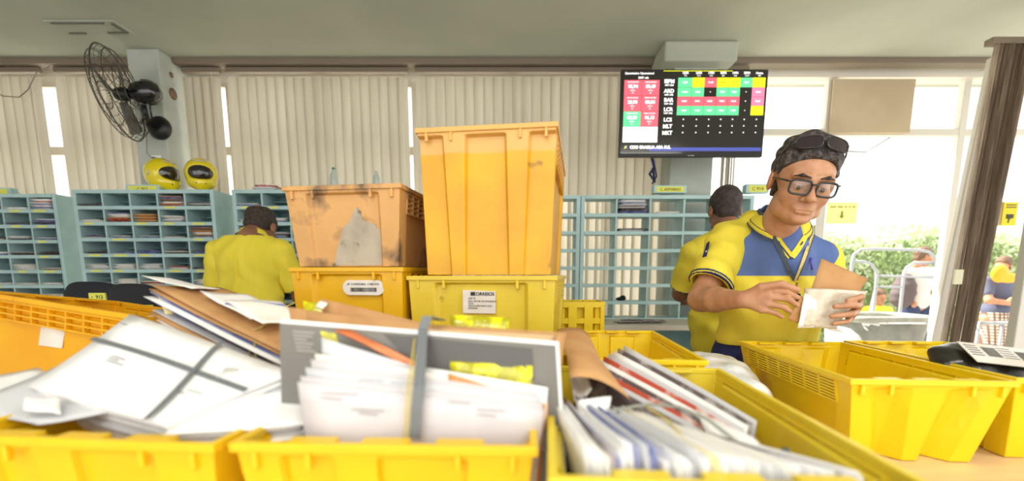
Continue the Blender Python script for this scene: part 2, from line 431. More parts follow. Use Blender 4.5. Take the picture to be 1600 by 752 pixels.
Mf = Matrix.Translation(H0) @ ax.to_track_quat('Z','Y').to_matrix().to_4x4()
mb = MB(); mb.lathe([(.0,-.115),(.045,-.11),(.07,-.085),(.078,-.06),(.075,.0),(.06,.05),(.03,.08),(.0,.085)], n=28)
for k in range(10):
    a = 2*PI*k/10; mb.bar((.074*math.cos(a),.074*math.sin(a),-.07),(.079*math.cos(a),.079*math.sin(a),-.02),.008,.006)
mb.xf(Mf); mb.build('motor_housing', mat('gloss_black', rgb(24,24,26), .18, coat=.6), fan)
cage_c = .14; RR = .305
mb = MB()
for zz, r_ in ((cage_c,RR),(cage_c-.045,RR*.9),(cage_c+.045,RR*.9),(cage_c+.07,RR*.62),(cage_c-.06,RR*.62),(cage_c+.085,RR*.28),(cage_c-.07,RR*.28)):
    mb.tube([(r_*math.cos(2*PI*k/40), r_*math.sin(2*PI*k/40), zz) for k in range(40)], .0032 if r_ < RR else .005, 6, closed=True)
for k in range(24):
    a = 2*PI*k/24; c_, s_ = math.cos(a), math.sin(a)
    for sg in (1,-1):
        mb.tube([(c_*r_, s_*r_, cage_c+sg*h) for r_, h in ((.05,.088 if sg>0 else .072),(RR*.3,.085 if sg>0 else .07),(RR*.62,.07 if sg>0 else .06),(RR*.9,.045),(RR,0))], .0017, 5)
mb.xf(Mf); mb.build('wire_cage', mat('cage_wire', rgb(92,86,78), .4, metal=.5), fan)
for b in range(3):
    bl = MB(); N = 8; vs = []
    for i in range(N+1):
        r_ = .05+.21*i/N; w_ = .5-.15*(i/N)
        for j in range(5):
            a = 2*PI*b/3+(j/4-.5)*w_*1.5+.1*i/N; vs.append((r_*math.cos(a), r_*math.sin(a), cage_c+.02*(j/4-.5)*2))
    bl.add(vs, [(i*5+j,i*5+j+1,(i+1)*5+j+1,(i+1)*5+j) for i in range(N) for j in range(4)], 0, True); bl.xf(Mf)
    o = bl.build('fan_blade', mat('blade_grey', rgb(96,92,86), .4), fan); s_ = o.modifiers.new('s','SOLIDIFY'); s_.thickness = .003
mb = MB(); mb.lathe([(.0,.08),(.045,.09),(.045,cage_c),(.03,cage_c+.03),(0,cage_c+.04)], n=20); mb.xf(Mf); mb.build('hub', M_black, fan)
so = P(243,249,3.71)
cd = MB(); q = Vector((fb.x,3.72,fb.z)); cd.tube([H0+Vector((-.0,.0,-.16)), P(229,215,3.66)-q, P(230,240,3.68)-q, P(238,248,3.70)-q, so-q], .003, 6); cd.build('power_cord', M_rail, fan)
t = thing('wall_socket', 'small white wall socket on the pillar under the fan', 'socket', (so.x,3.72,so.z)); MB().box((-.03,-.012,-.03),(.04,0,.03)).build('socket_plate', M_white, t, bevel=.004); MB().box((-.012,-.035,-.012),(.012,-.012,.012)).build('plug', M_ink, t, bevel=.003)
for (px, py, s_) in ((266,118,.022),(268,148,.045)):
    c_ = P(px,py,3.85); MB().lathe([(0,-.002),(s_*.6,-.002),(s_,.001),(0,.003)], (-2.683,3.84,c_.z), 9, axis='x').build('wall_stain', mat('rust_stain', rgb(150,120,92), .9))['kind'] = 'structure'
# ------------------------------------------------------------------ counter under the cabinets
t = thing('sorting_counter', 'long beige counter carrying the teal sorting cabinets', 'counter', (-1.6,3.35,0))
MB().box((-3.6,-.40,.94),(3.4,.34,.975)).build('worktop', M_desk, t, bevel=.004)
for x in (-3.5,-2.1,-.7,.7,2.1,3.3): MB().box((x-.02,-.36,0),(x+.02,.32,.94)).build('leg', M_teald, t)
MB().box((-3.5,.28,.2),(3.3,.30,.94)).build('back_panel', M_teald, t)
# ------------------------------------------------------------------ cabinets
def cabinet(label, x0, Y, cw, cols, z0, rh, rows, depth=.26, back=True, fill=None, who='', tags=True, legs=0):
    W = cols*cw; H = rows*rh; t = thing('sorting_cabinet', label, 'cabinet', (x0, Y, z0))
    th = .014
    for x in (0, W): MB().box((x-th,0,0),(x+th,depth,H+.01)).build('side_panel', M_teal, t, bevel=.002)
    for r in range(rows+1):
        mb = MB(); mb.box((th,.004,r*rh-.007),(W-th,depth,r*rh+.007)); mb.box((th,-.004,r*rh-.016),(W-th,.006,r*rh+.010)); mb.build('shelf', M_teal, t, bevel=.002)
    for c in range(1, cols): MB().box((c*cw-.006,.003,.008),(c*cw+.006,depth,H-.008)).build('divider', M_teal, t)
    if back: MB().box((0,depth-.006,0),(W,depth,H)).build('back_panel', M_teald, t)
    if back:
        mb = MB()
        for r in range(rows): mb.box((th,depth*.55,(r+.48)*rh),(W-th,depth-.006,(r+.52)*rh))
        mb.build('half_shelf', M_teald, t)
    if tags:
        rr = random.Random(int(abs(x0)*100))
        for r in range(rows):
            for c in range(cols):
                if rr.random() < .8:
                    a = rr.uniform(.15,.3)*cw; MB().box((c*cw+a,-.0055,r*rh-.009),(c*cw+a+cw*rr.uniform(.3,.5),-.0042,r*rh+.004)).build('shelf_tag', M_tagy, t)
    for key, (n, kind) in (fill or {}).items():
        r, c = key; rr = random.Random(r*31+c*7+int(abs(x0)*10))
        z = z0+(rows-1-r)*rh+.0106
        for i in range(int(n*1.5+.5)):
            w_ = cw*rr.uniform(.66,.9); l_ = rr.uniform(.17,.22); hh = rr.uniform(.006,.010) if kind != 'box' else .02
            if z+hh > z0+(rows-r)*rh-.02: break
            m_ = rr.choice(MAILS[kind]); e = envelope(w_, l_, hh, m_, bow=0)
            e.location = (x0+(c+.5)*cw+rr.uniform(-.01,.01), Y+l_/2+rr.uniform(-.02,.012), z+hh/2); e.rotation_euler = (0,0,R(rr.uniform(-5,5))); z += hh+.0004
            nth = ORD[c]; tag(e, 'letter in row %s from the top, %s cubbyhole of the %s' % (ROWN[r], nth, who), 'letter', 'letters in the sorting cabinets')
    return t
ORD = ['first','second','third','fourth','fifth','sixth']; ROWN = ['one','two','three','four','five','six','seven','eight']
def envelope(w, l, h, m, bow=.004, name='letter', nx=6, ny=6, seed=None, wav=0):
    """a flat mail piece: closed thin slab, softly bowed, rounded at the edge"""
    vs = []; fs = []; rr = random.Random(seed) ; ph = rr.uniform(0,6) if seed is not None else 0
    for s_ in (1,-1):
        for i in range(nx+1):
            for j in range(ny+1):
                u, v = i/nx-.5, j/ny-.5
                edge = min(1, (.5-abs(u))*8+.25, (.5-abs(v))*8+.25)
                vs.append((u*w, v*l, bow*(1-4*u*u)+s_*h/2*edge+wav*math.sin(5*u+ph)*math.cos(4*v+ph)))
    N = (nx+1)*(ny+1)
    for i in range(nx):
        for j in range(ny):
            a = i*(ny+1)+j; fs.append((a,a+ny+1,a+ny+2,a+1)); fs.append((N+a,N+a+1,N+a+ny+2,N+a+ny+1))
    for j in range(ny): a = j; fs.append((a,a+1,N+a+1,N+a)); b = nx*(ny+1)+j; fs.append((b+1,b,N+b,N+b+1))
    for i in range(nx): a = i*(ny+1); b = a+ny+1; fs.append((b,a,N+a,N+b)); c = a+ny; d = c+ny+1; fs.append((c,d,N+d,N+c))
    return MB().add(vs, fs, 0, True).build(name, m)
M_pw = mat('paper_white', rgb(246,245,242), .7, col2=rgb(236,235,234), nscale=20)
M_pw2 = mat('paper_cream', rgb(240,236,226), .7)
M_pg = mat('paper_grey', rgb(205,205,208), .7)
M_pk = mat('paper_kraft', rgb(196,150,98), .75, col2=rgb(184,136,86), nscale=12, bump=.1, bscale=60)
M_pb = mat('paper_blue', rgb(92,104,160), .6, col2=rgb(160,165,200), nscale=12)
M_pr = mat('paper_red', rgb(190,78,58), .5, col2=rgb(225,200,190), nscale=14, nlo=.5, nhi=.6)
M_pd = mat('paper_dark', rgb(96,84,84), .45, col2=rgb(180,170,168), nscale=16, nlo=.5)
M_pgr = mat('paper_green', rgb(150,170,120), .6, col2=rgb(225,228,215), nscale=12)
M_py = mat('paper_yellow', rgb(240,215,110), .6, col2=rgb(245,235,190), nscale=10)
MAILS = {'mix': [M_pw, M_pw, M_pw2, M_pr, M_pd, M_pb, M_pk], 'white': [M_pw, M_pw, M_pw2, M_pg], 'dark': [M_pd, M_pb, M_pg, M_pw], 'box': [M_pk]}
zc = .992
cabinet('teal sorting cabinet standing at the far left against the first blind', -3.41-5*.199, 3.5, .199, 5, zc, .112, 8, depth=.25,
    fill={(0,4):(7,'mix'),(0,3):(1,'dark'),(0,2):(3,'white'),(1,3):(1,'dark'),(1,4):(3,'dark'),(2,4):(1,'dark'),(2,3):(2,'dark'),(3,3):(2,'dark'),(3,4):(2,'dark'),(4,3):(4,'white'),(4,4):(1,'mix'),(5,4):(1,'white'),(5,3):(1,'mix'),(6,4):(3,'white'),(6,3):(1,'mix'),(5,2):(1,'dark'),(2,2):(2,'dark'),(3,2):(2,'mix')}, who='far left teal cabinet')
cabinet('teal sorting cabinet with two yellow helmets on top', -3.165, 3.4, .199, 5, zc, .1135, 8, depth=.25,
    fill={(5,2):(2,'mix'),(5,4):(3,'white'),(6,4):(2,'mix'),(2,0):(2,'dark'),(2,1):(1,'mix'),(3,0):(1,'dark'),(0,0):(1,'dark'),(0,3):(6,'mix'),(0,4):(2,'dark'),(1,1):(5,'mix'),(1,2):(2,'box'),(1,3):(3,'white'),(1,0):(1,'white'),(2,4):(7,'mix'),(2,3):(1,'mix'),(2,2):(1,'mix'),(3,2):(2,'dark'),(3,3):(2,'dark'),(3,4):(2,'dark'),(3,1):(1,'dark'),(4,3):(2,'mix'),(4,4):(1,'dark'),(4,0):(3,'white'),(4,1):(3,'white'),(4,2):(3,'white'),(5,1):(3,'white'),(5,0):(1,'white'),(6,2):(3,'mix'),(6,3):(2,'mix')}, who='cabinet under the helmets')
cabinet('teal sorting cabinet behind the stooping man in yellow', -2.01, 3.4, .199, 5, zc, .1135, 8, depth=.25,
    fill={(1,1):(2,'dark'),(0,0):(1,'dark'),(2,1):(3,'dark'),(3,1):(3,'dark'),(1,0):(1,'white')}, who='cabinet behind the stooping man')
cabinet('open backed teal cabinet mostly hidden by the stacked crates', .482-3*.245, 3.4, .245, 3, zc-.02, .127, 7, depth=.2, back=False, who='', tags=False)
cabinet('wide open backed teal cabinet with blinds showing through', .515, 3.4, .245, 5, zc-.02, .127, 7, depth=.2, back=False,
    fill={(0,1):(8,'dark'),(1,1):(2,'dark'),(0,2):(1,'white'),(5,1):(0,'dark')}, who='open backed cabinet', tags=False)
MB  # small dark cloth lump in the open cabinet
s_ = SDF((-.06,-.05,-.01),(.06,.05,.05),.004); s_.ell((0,0,.008),(.04,.03,.014)).ell((.015,.0,.022),(.02,.02,.014),k=.01)
cl = np_obj('cloth', s_.mesh(), M_dark); cl.location = P(970,466,3.5); cl.location.z = zc-.02+.127*1+.012; tag(cl, 'small crumpled dark cloth lying in the open backed cabinet', 'cloth')
# name plates on top of the cabinets
def plate(px0, px1, py0, py1, txt, label, Y=3.42, fw=.5):
    a, b = P(px0,py1,Y), P(px1,py0,Y); z = 1.888
    h = b.z-a.z; t = thing('cabinet_sign', label, 'sign', ((a.x+b.x)/2, Y, z)); W = b.x-a.x
    MB().box((-W/2-.02,-.01,0),(W/2+.12*0+.02,.05,h+.01)).build('sign_block', M_teal, t, bevel=.003)
    MB().box((-W/2,-.0125,.008),(W/2,-.0105,h)).build('sign_label', M_tagy, t)
    text_part(txt, h*.62, frameM((0,-.0135,h*.53),(1,0,0),(0,0,1)), M_ink).build('lettering', M_ink, t)
plate(203,246,289,300,'C 912','yellow numbered sign on the cabinet with the helmets')
plate(-40,14,298,308,'C 911','yellow sign on top of the far left cabinet', 3.52)
plate(1025,1068,294,304,'C ARMÁRIO','yellow sign on top of the open backed cabinet')
plate(1168,1196,299,311,'C 914','yellow sign between the two men on the right')
# ------------------------------------------------------------------ work tables
TZ = .875
def work_table(label, x0, x1, y0, y1):
    t = thing('work_table', label, 'table', ((x0+x1)/2, (y0+y1)/2, 0)); a, b = (x1-x0)/2, (y1-y0)/2
    MB().box((-a,-b,TZ-.03),(a,b,TZ)).build('tabletop', M_table, t, bevel=.004)
    MB().box((-a+.05,-b+.05,TZ-.09),(a-.05,b-.05,TZ-.031)).build('apron', M_grey, t)
    for sx in (-1,1):
        for sy in (-1,1): MB().box((sx*(a-.08)-.025,sy*(b-.08)-.025,0),(sx*(a-.08)+.025,sy*(b-.08)+.025,TZ-.09)).build('leg', M_grey, t)
work_table('beige topped work table carrying the stacked crates', -2.0, .70, .30, 2.06)
work_table('beige topped work table under the empty yellow crates', .705, 2.2, .25, 1.585)
# ------------------------------------------------------------------ crates
def plastic(name, c1, c2, stain=None, n3=(.62,.72), n3s=6, band=None, rough=.42, trans=.12):
    m = mat(name, c1, rough, col2=c2, nscale=5, nlo=.35, nhi=.65, col3=stain, n3=n3, n3scale=n3s, bump=.08, bscale=70, trans=trans, coat=.15)
    if band:                                  # sun-bleached top band of old crates
        z0, col, amt = band; n = m.node_tree.nodes; l = m.node_tree.links; b = n['Principled BSDF']
        tc = n.new('ShaderNodeTexCoord'); sp = n.new('ShaderNodeSeparateXYZ'); l.new(tc.outputs['Object'], sp.inputs[0])
        r = n.new('ShaderNodeMapRange'); r.inputs[1].default_value = z0-.004; r.inputs[2].default_value = z0+.004; r.inputs[4].default_value = amt
        l.new(sp.outputs[2], r.inputs[0]); mx = n.new('ShaderNodeMix'); mx.data_type = 'RGBA'; mx.inputs[7].default_value = col
        src = b.inputs['Base Color'].links[0].from_socket; l.new(src, mx.inputs[6]); l.new(r.outputs[0], mx.inputs[0]); l.new(mx.outputs[2], b.inputs['Base Color'])
    return m
K_new = plastic('crate_yellow', rgb(250,222,16), rgb(250,214,8), rgb(226,170,20), (.66,.74))
K_soft = plastic('crate_soft_yellow', rgb(242,218,60), rgb(238,208,44), rgb(150,130,60), (.66,.73), 9)
K_front = plastic('crate_warm_yellow', rgb(250,208,18), rgb(246,198,10), rgb(232,150,20), (.60,.7), 5)
K_stack = plastic('crate_amber', rgb(238,188,10), rgb(234,178,8), rgb(160,105,30), (.68,.74), 12)
K_pale = plastic('crate_pale_yellow', rgb(232,206,64), rgb(226,196,46), rgb(150,120,40), (.66,.72), 12)
K_tall = plastic('crate_orange', rgb(234,180,18), rgb(222,158,26), rgb(120,90,40), (.65,.72), 9, band=(.325, rgb(234,186,112), .75))
K_dirty = plastic('crate_dirty_peach', rgb(204,154,90), rgb(220,168,102), rgb(96,76,58), (.49,.66), 10, trans=.05, rough=.6)
K_left = plastic('crate_left_orange', rgb(240,182,12), rgb(234,166,8), rgb(140,90,20), (.64,.70), 14)
def interp_u(top, bot, f): return [b+(a-b)*f for a, b in zip(top, bot)]
PROF = {  # (u at the rim, u at the base, recess at the rim, recess at the base) across an end wall
 'ribs': ([-1,-.66,-.62,-.30,-.26,.26,.30,.62,.66,1], [-1,-.60,-.57,-.36,-.33,.33,.36,.57,.60,1], [1,1,0,0,1,1,0,0,1,1], .017, .011),
 'post': ([-1,-.64,-.59,.59,.64,1], [-1,-.70,-.65,.65,.70,1], [0,0,1,1,0,0], .012, .010),
 'scallop': ([-1,-.80,-.66,-.38,-.24,.24,.38,.66,.80,1], [-1,-.66,-.42,-.36,-.12,.12,.36,.42,.66,1], [0,0,1,1,0,0,1,1,0,0], .010, .038),
 'tray': ([-1,-.72,-.70,-.36,-.34,-.05,-.03,.55,.57,1], [-1,-.74,-.72,-.36,-.34,-.05,-.03,.55,.57,1], [0,0,1,1,0,0,1,1,0,0], .012, .012)}
def crate(label, W, L, H, m, prof='post', taper=.022, band=.05, rows=6, cols=8, loc=(0,0,0), rot=(0,0,0), group=None, tabs=True, sides=(1,-1), endgrid=None):
    t = thing('crate', label, 'crate', loc, rot=rot, group=group)
    ut, ub, rec, dt, db = PROF[prof]; th = .0035
    def ring(z, off):
        f = z/H; k = taper*(1-f)+off; w = W/2-k; y0 = k; y1 = L-k; us = interp_u(ut, ub, f); d = db+(dt-db)*f
        if z > H-.02: d *= .0
        pts = []
        for u, r_ in zip(us, rec): pts.append((u*w, y0+r_*d, z))
        sy = (.0, .055, .062, L*.5, L-.062-2*k, L-.055-2*k, L-2*k); sr = (0,0,1,1,1,0,0)
        sd = .010 if z <= H-.02 else 0
        for y_, r_ in list(zip(sy, sr))[1:-1]: pts.append((w-r_*sd, y0+y_, z))
        for u, r_ in list(zip(us, rec))[::-1]: pts.append((u*w, y1-r_*d, z))
        for y_, r_ in list(zip(sy, sr))[::-1][1:-1]: pts.append((-w+r_*sd, y0+y_, z))
        return pts
    zs = [0, H*.3, H*.65, H-.024, H-.0195, H-.002]
    mb = MB(); O = [ring(z, 0) for z in zs]; zi = [.005]+zs[1:]; I = [ring(z, th) for z in zi]; n = len(O[0])
    vs = [p for r_ in O for p in r_]+[p for r_ in I for p in r_]; off = n*len(zs); fs = []
    for i in range(len(zs)-1):
        for k in range(n):
            a, b = i*n+k, i*n+(k+1)%n
            fs.append((a, b, b+n, a+n)); fs.append((off+b, off+a, off+a+n, off+b+n))
    T = (len(zs)-1)*n
    for k in range(n): fs.append((T+k, T+(k+1)%n, off+T+(k+1)%n, off+T+k))
    fs.append(tuple(range(n))[::-1]); fs.append(tuple(off+k for k in range(n)))
    mb.add(vs, fs); mb.build('body', m, t, bevel=.0025)
    # rim lip
    mb = MB(); g = .005; hh = .013
    for x0, x1, y0, y1 in ((-W/2-g,W/2+g,-g,.006),(-W/2-g,W/2+g,L-.006,L+g),(-W/2-g,-W/2+.006,.0061,L-.0061),(W/2-.006,W/2+g,.0061,L-.0061)):
        mb.box((x0,y0,H-hh),(x1,y1,H))
    if tabs:                                   # inner stacking ledges and outer hooks under the lip
        for yy, s_ in ((.0,1),(L,-1)):
            for u in (-.5, 0, .5):
                a = W*.5*u; mb.box((a-W*.08, min(yy+s_*.004,yy+s_*.026), H-.008),(a+W*.08, max(yy+s_*.004,yy+s_*.026), H-.0005))
        for u in (-.86,-.5,.5,.86): mb.box((W/2*u-.004,-g,H-.036),(W/2*u+.004,.006,H-hh))
    mb.build('rim', m, t, bevel=.002)
    if band:
        for s_ in sides:
            g_ = MB(); z1 = H-.016; z0 = z1-band; ya, yb = .06, L-.06; wx = lambda z: W/2-taper*(1-z/H)
            for r_ in range(rows+1):
                z = z0+(z1-z0)*r_/rows; x = wx(z); g_.box((min(s_*(x-.0092),s_*(x+.002)),ya,z-.0022),(max(s_*(x-.0092),s_*(x+.002)),yb,z+.0022))
            for c in range(cols+1):
                y = ya+(yb-ya)*c/cols; xa_, xb_ = wx(z0), wx(z1); g_.hexa([(s_*(xa_-.0092),y-.0025,z0),(s_*(xa_+.0025),y-.0025,z0),(s_*(xa_+.0025),y+.0025,z0),(s_*(xa_-.0092),y+.0025,z0)],[(s_*(xb_-.0092),y-.0025,z1),(s_*(xb_+.0025),y-.0025,z1),(s_*(xb_+.0025),y+.0025,z1),(s_*(xb_-.0092),y+.0025,z1)])
            g_.build('side_grille', m, t)
    if endgrid:
        g_ = MB(); r0, c0 = endgrid
        for r_ in range(r0+1): z = H*.1+H*.86*r_/r0; g_.box((-W/2,-.012,z-.012),(W/2,.004,z+.012))
        for c in range(c0+1): x = -W/2+W*c/c0; g_.box((max(x-.018,-W/2),-.014,H*.05),(min(x+.018,W/2),.002,H-.015))
        g_.build('end_grille', m, t, bevel=.002)
    return t
def near_left(px, py, z): return PZ(px, py, z)
def place(corner, W, rz, zb):               # near-left rim corner -> location of the crate
    return (corner[0]+W/2*math.cos(rz), corner[1]+W/2*math.sin(rz), zb)
TB = TZ+.0015
r2 = R(-2.3); c2 = crate('yellow crate at the front holding the strapped bundle with grey book', .385, .585, 1.088-TB, K_front, 'tray', loc=place((-.357,.56), .385, r2, TB), rot=(0,0,r2), rows=4)
r1 = R(-5.5); c1 = crate('yellow crate at front left holding the strapped white envelopes', .40, .56, 1.086-TB, K_front, 'tray', loc=place((-.385-.40*math.cos(r1),.560-.40*math.sin(r1)), .40, r1, TB), rot=(0,0,r1), rows=4)
r3 = R(-4.4); c3 = crate('yellow crate packed with fanned letters and magazines', .385, .595, 1.088-TB, K_soft, 'tray', loc=place((.043,.460), .385, r3, TB), rot=(0,0,r3), rows=4)
r7 = R(-5); c7 = crate('empty yellow crate behind the fanned letters crate', .295, .585, 1.10-TB, K_new, 'tray', loc=place((.166,1.085), .295, r7, TB), rot=(0,0,r7), rows=4)
r5 = R(-4); c5 = crate('empty bright yellow crate in front of the man with glasses', .335, .58, 1.075-TB, K_new, 'scallop', loc=place((.744,.974), .335, r5, TB), rot=(0,0,r5), rows=7, cols=7, band=.052, taper=.036)
c6 = crate('yellow crate with the black parcel at the right edge', .32, .58, 1.075-TB, K_new, 'scallop', loc=place((1.118,.985), .32, r5, TB), rot=(0,0,r5), rows=7, cols=7, band=.052, taper=.036)
rs = R(-9)
s1 = crate('pale yellow crate with square paper label under the tall orange crate', .42, .585, 1.298-TB, K_pale, 'post', loc=place((.118-.42*math.cos(rs),1.245-.42*math.sin(rs)), .42, rs, TB), rot=(0,0,rs), rows=6, cols=10, band=.06, taper=.018)
s2 = crate('amber crate with oval barcode label under the worn crate', .342, .50, 1.322-TB, K_stack, 'post', loc=place((-.308-.342*math.cos(R(-9)),1.290-.342*math.sin(R(-9))), .342, R(-9), TB), rot=(0,0,R(-9)), rows=6, cols=8, band=.06, taper=.018)
tall = crate('tall orange ribbed crate on top of the crate stack', .374, .60, .390, K_tall, 'ribs', loc=place((.114-.374*math.cos(R(-8.5)),1.235-.374*math.sin(R(-8.5))), .374, R(-8.5), 1.3), rot=(0,0,R(-8.5)), rows=5, cols=10, band=.075, taper=.012)
worn = crate('worn peach coloured crate with a torn grey paper label', .340, .50, .222, K_dirty, 'post', loc=place((-.303-.340*math.cos(R(-8)),1.275-.340*math.sin(R(-8))), .340, R(-8), 1.3235), rot=(0,0,R(-8)), rows=4, cols=8, band=.055, taper=.02)
lat = crate('small yellow lattice crate seen behind the stacked crates', .20, .16, 1.19-TB, K_new, 'post', loc=(.285,1.90,TB), rot=(0,0,0), rows=4, cols=3, endgrid=(4,3), taper=.01)
# leaning crate at the left edge, long side to the camera
Bc = P(222,494,1.0); rE = Euler((R(-4.9), R(-8.5), R(-106.7))); Wl, Ll, Hl = .38, .68, .335
while (Bc+rE.to_matrix() @ Vector((-Wl, 0, -Hl))).z < TZ+.003 or (Bc+rE.to_matrix() @ Vector((-Wl, -0, -Hl))).z < TZ+.003: Hl -= .004
lc = Bc-(rE.to_matrix() @ Vector((Wl/2, Ll, Hl)))
left = crate('leaning orange crate with grid edge at the left', Wl, Ll, Hl, K_left, 'post', loc=lc, rot=rE, rows=3, cols=9, band=.045, taper=.02)
# ------------------------------------------------------------------ labels fixed on the crates
M_lab = mat('label_paper', rgb(226,220,212), .7, col2=rgb(214,206,196), nscale=10)
M_lab2 = mat('label_old_paper', rgb(184,172,152), .8, col2=rgb(158,146,128), nscale=9, col3=rgb(84,74,62), n3=(.54,.62), n3scale=14)
def flat_label(parent, pts, y, m, name='label', thick=.0012):
    mb = MB(); n = len(pts); mb.add([(x, y, z) for x, z in pts]+[(x, y+thick, z) for x, z in pts], [tuple(range(n)), tuple(range(2*n-1, n-1, -1))]+[(k, (k+1)%n, n+(k+1)%n, n+k) for k in range(n)])
    return mb.build(name, m, parent)
def local(parent, px, py, Y):
    bpy.context.view_layer.update(); return parent.matrix_world.inverted() @ P(px, py, Y)
def arrow_logo(M, s, m):                    # two interlocking arrow heads
    mb = MB()
    mb.add([M @ Vector(p) for p in ((-s,-s*.6,0),(-s*.2,-s*.6,0),(s*.3,0,0),(-s*.2,s*.6,0),(-s*.6,s*.6,0),(-s*.15,0,0))], [(0,1,2,3,4,5)])
    mb.add([M @ Vector(p) for p in ((s*1.1,s*.75,0),(s*.4,s*.75,0),(-.0*s,.2*s,0),(.45*s,-.5*s,0),(.8*s,-.5*s,0),(.4*s,.2*s,0))], [(0,1,2,3,4,5)])
    return mb
a, b = local(s2,527,462,1.29), local(s2,597,438,1.29); cx, cz = (a.x+b.x)/2, (a.z+b.z)/2; hw, hz = (b.x-a.x)/2, (b.z-a.z)/2
yl = .0085
ov = [(cx+(hw-hz)*(1 if math.cos(q)>0 else -1)+hz*math.cos(q), cz+hz*math.sin(q)) for q in [2*PI*(k+.5)/24 for k in range(24)]]
lb = flat_label(s2, ov, yl-.006, M_lab, 'oval_label', .008)
mb = MB(); rr = random.Random(3); x = cx-hw*.62
while x < cx+hw*.62: w_ = rr.choice((.0008,.0012,.002)); mb.box((x,yl-.0068,cz-hz*.55),(x+w_,yl-.0061,cz+.0*hz)); x += w_+rr.choice((.0008,.0014))
mb.build('barcode', M_ink, lb)
merge([text_part('CORREIOS', .008, frameM((cx-hw*.3,yl-.0064,cz+hz*.45),(1,0,0),(0,0,1)), M_ink), text_part('SGL 17288-0741', .008, frameM((cx+hw*.36,yl-.0064,cz+hz*.45),(1,0,0),(0,0,1)), M_ink), arrow_logo(frameM((cx-hw*.72,yl-.0066,cz+hz*.45),(1,0,0),(0,0,1)), .005, M_ink)]).build('lettering', M_ink, lb)
a, b = local(s1,719,491,1.26), local(s1,772,454,1.26)
lb = flat_label(s1, [(a.x,a.z),(b.x,a.z),(b.x,b.z-.003),(a.x,b.z)], .005, M_lab, 'paper_label', .008)
w_, h_ = b.x-a.x, b.z-a.z; rr = random.Random(5)
tx = [text_part('CORREIOS', .013, frameM((a.x+w_*.64,.0046,b.z-h_*.17),(1,0,0),(0,0,1)), M_ink, bold=.0004)]
bx = MB(); bx.box((a.x+w_*.24,.0044,b.z-h_*.24),(a.x+w_*.38,.0049,b.z-h_*.08)); tx.append(bx)
for i, (f0, z_) in enumerate(((.18,.3),(.3,.42),(.18,.52),(.22,.62),(.18,.72))): tx.append(text_part(['CEP 70','RUA SETOR DE ENTREGAS','DDA','DEVOLVER PARA CDD','BRASILIA'][i], .0068, frameM((a.x+w_*.17,.0046,b.z-h_*z_-.004),(1,0,0),(0,0,1)), M_ink, align='LEFT'))
merge(tx).build('lettering', M_ink, lb)
# torn label of the worn crate
rr = random.Random(11); tl = [(506,417),(516,385),(528,352),(537,346),(545,330),(551,322),(556,328),(561,342),(580,350),(594,362),(594,380),(590,417)]
pts = []
for i in range(len(tl)):
    q = local(worn, tl[i][0], tl[i][1], 1.285); q2 = local(worn, tl[(i+1)%len(tl)][0], tl[(i+1)%len(tl)][1], 1.285)
    for k in range(3): u = k/3; pts.append((q.x+(q2.x-q.x)*u+rr.uniform(-.0015,.0015), max(.004, q.z+(q2.z-q.z)*u+rr.uniform(-.0015,.0015))))
o = flat_label(worn, pts, .0, M_lab2, 'torn_label', .0012)
# follow the tapered recess of the wall
for v in o.data.vertices: v.co.y += .0122+.02*(1-v.co.z/.222)*1.0-.0035
# white tape on the leaning crate (on its long side)
q0, q1 = local(left,6,522,1.05), local(left,66,506,1.05)
mb = MB(); mb.add([(0,q0.y-.0,Hl-.112),(0,q1.y,Hl-.108),(0,q1.y+.003,Hl-.068),(0,q1.y-.02,Hl-.064),(0,q0.y+.003,Hl-.066),
    (.001,q0.y-.0,Hl-.112),(.001,q1.y,Hl-.108),(.001,q1.y+.003,Hl-.068),(.001,q1.y-.02,Hl-.064),(.001,q0.y+.003,Hl-.066)], [(0,1,2,3,4),(9,8,7,6,5)]+[(k,(k+1)%5,5+(k+1)%5,5+k) for k in range(5)])
tp = mb.build('paper_tape', M_lab, left, loc=(Wl/2-.0155,0,0)); tp.rotation_euler = (0,0,0)
# small labels on the side grille of the empty crate
mb = MB(); mb.box((-.148,.50,.185-.03),(-.1445,.545,.188)); mb.build('side_label', mat('label_faded', rgb(246,226,120), .6), c5)
# ------------------------------------------------------------------ mail
def quad_slab(A, B, C, D, h, m, name='letter', bow=0, n=8, seed=0, wav=.0):
    """mail piece spanned by four corners of the place (A-B, D-C are opposite edges)"""
    A, B, C, D = map(Vector, (A, B, C, D)); cen = (A+B+C+D)/4; N = (C-A).cross(D-B).normalized()
    vs = []; rr = random.Random(seed); p1, p2, q1_, q2_ = [rr.uniform(0,6) for _ in range(4)]
    for s_ in (1,-1):
        for i in range(n+1):
            for j in range(n+1):
                u, v = i/n, j/n; p = A.lerp(B,u).lerp(D.lerp(C,u), v)
                e = min(1, min(u,1-u)*n*.9+.3, min(v,1-v)*n*.9+.3)
                off = bow*4*u*(1-u)+wav*(math.sin(5*u+3*v+p1)+math.sin(7*v-2*u+p2))+s_*h/2*e
                vs.append(p+N*off-cen)
    M_ = (n+1)*(n+1); fs = []
    for i in range(n):
        for j in range(n):
            a = i*(n+1)+j; fs.append((a,a+n+1,a+n+2,a+1)); fs.append((M_+a,M_+a+1,M_+a+n+2,M_+a+n+1))
    for j in range(n):
        a = j; fs.append((a,a+1,M_+a+1,M_+a)); b = n*(n+1)+j; fs.append((b+1,b,M_+b,M_+b+1))
    for i in range(n):
        a = i*(n+1); b = a+n+1; fs.append((b,a,M_+a,M_+b)); c = a+n; d = c+n+1; fs.append((c,d,M_+d,M_+c))
    return MB().add(vs, fs, 0, True).build(name, m, loc=cen)
rr = random.Random(21)
J = lambda s: Vector((rr.uniform(-s,s), rr.uniform(-s,s), 0))
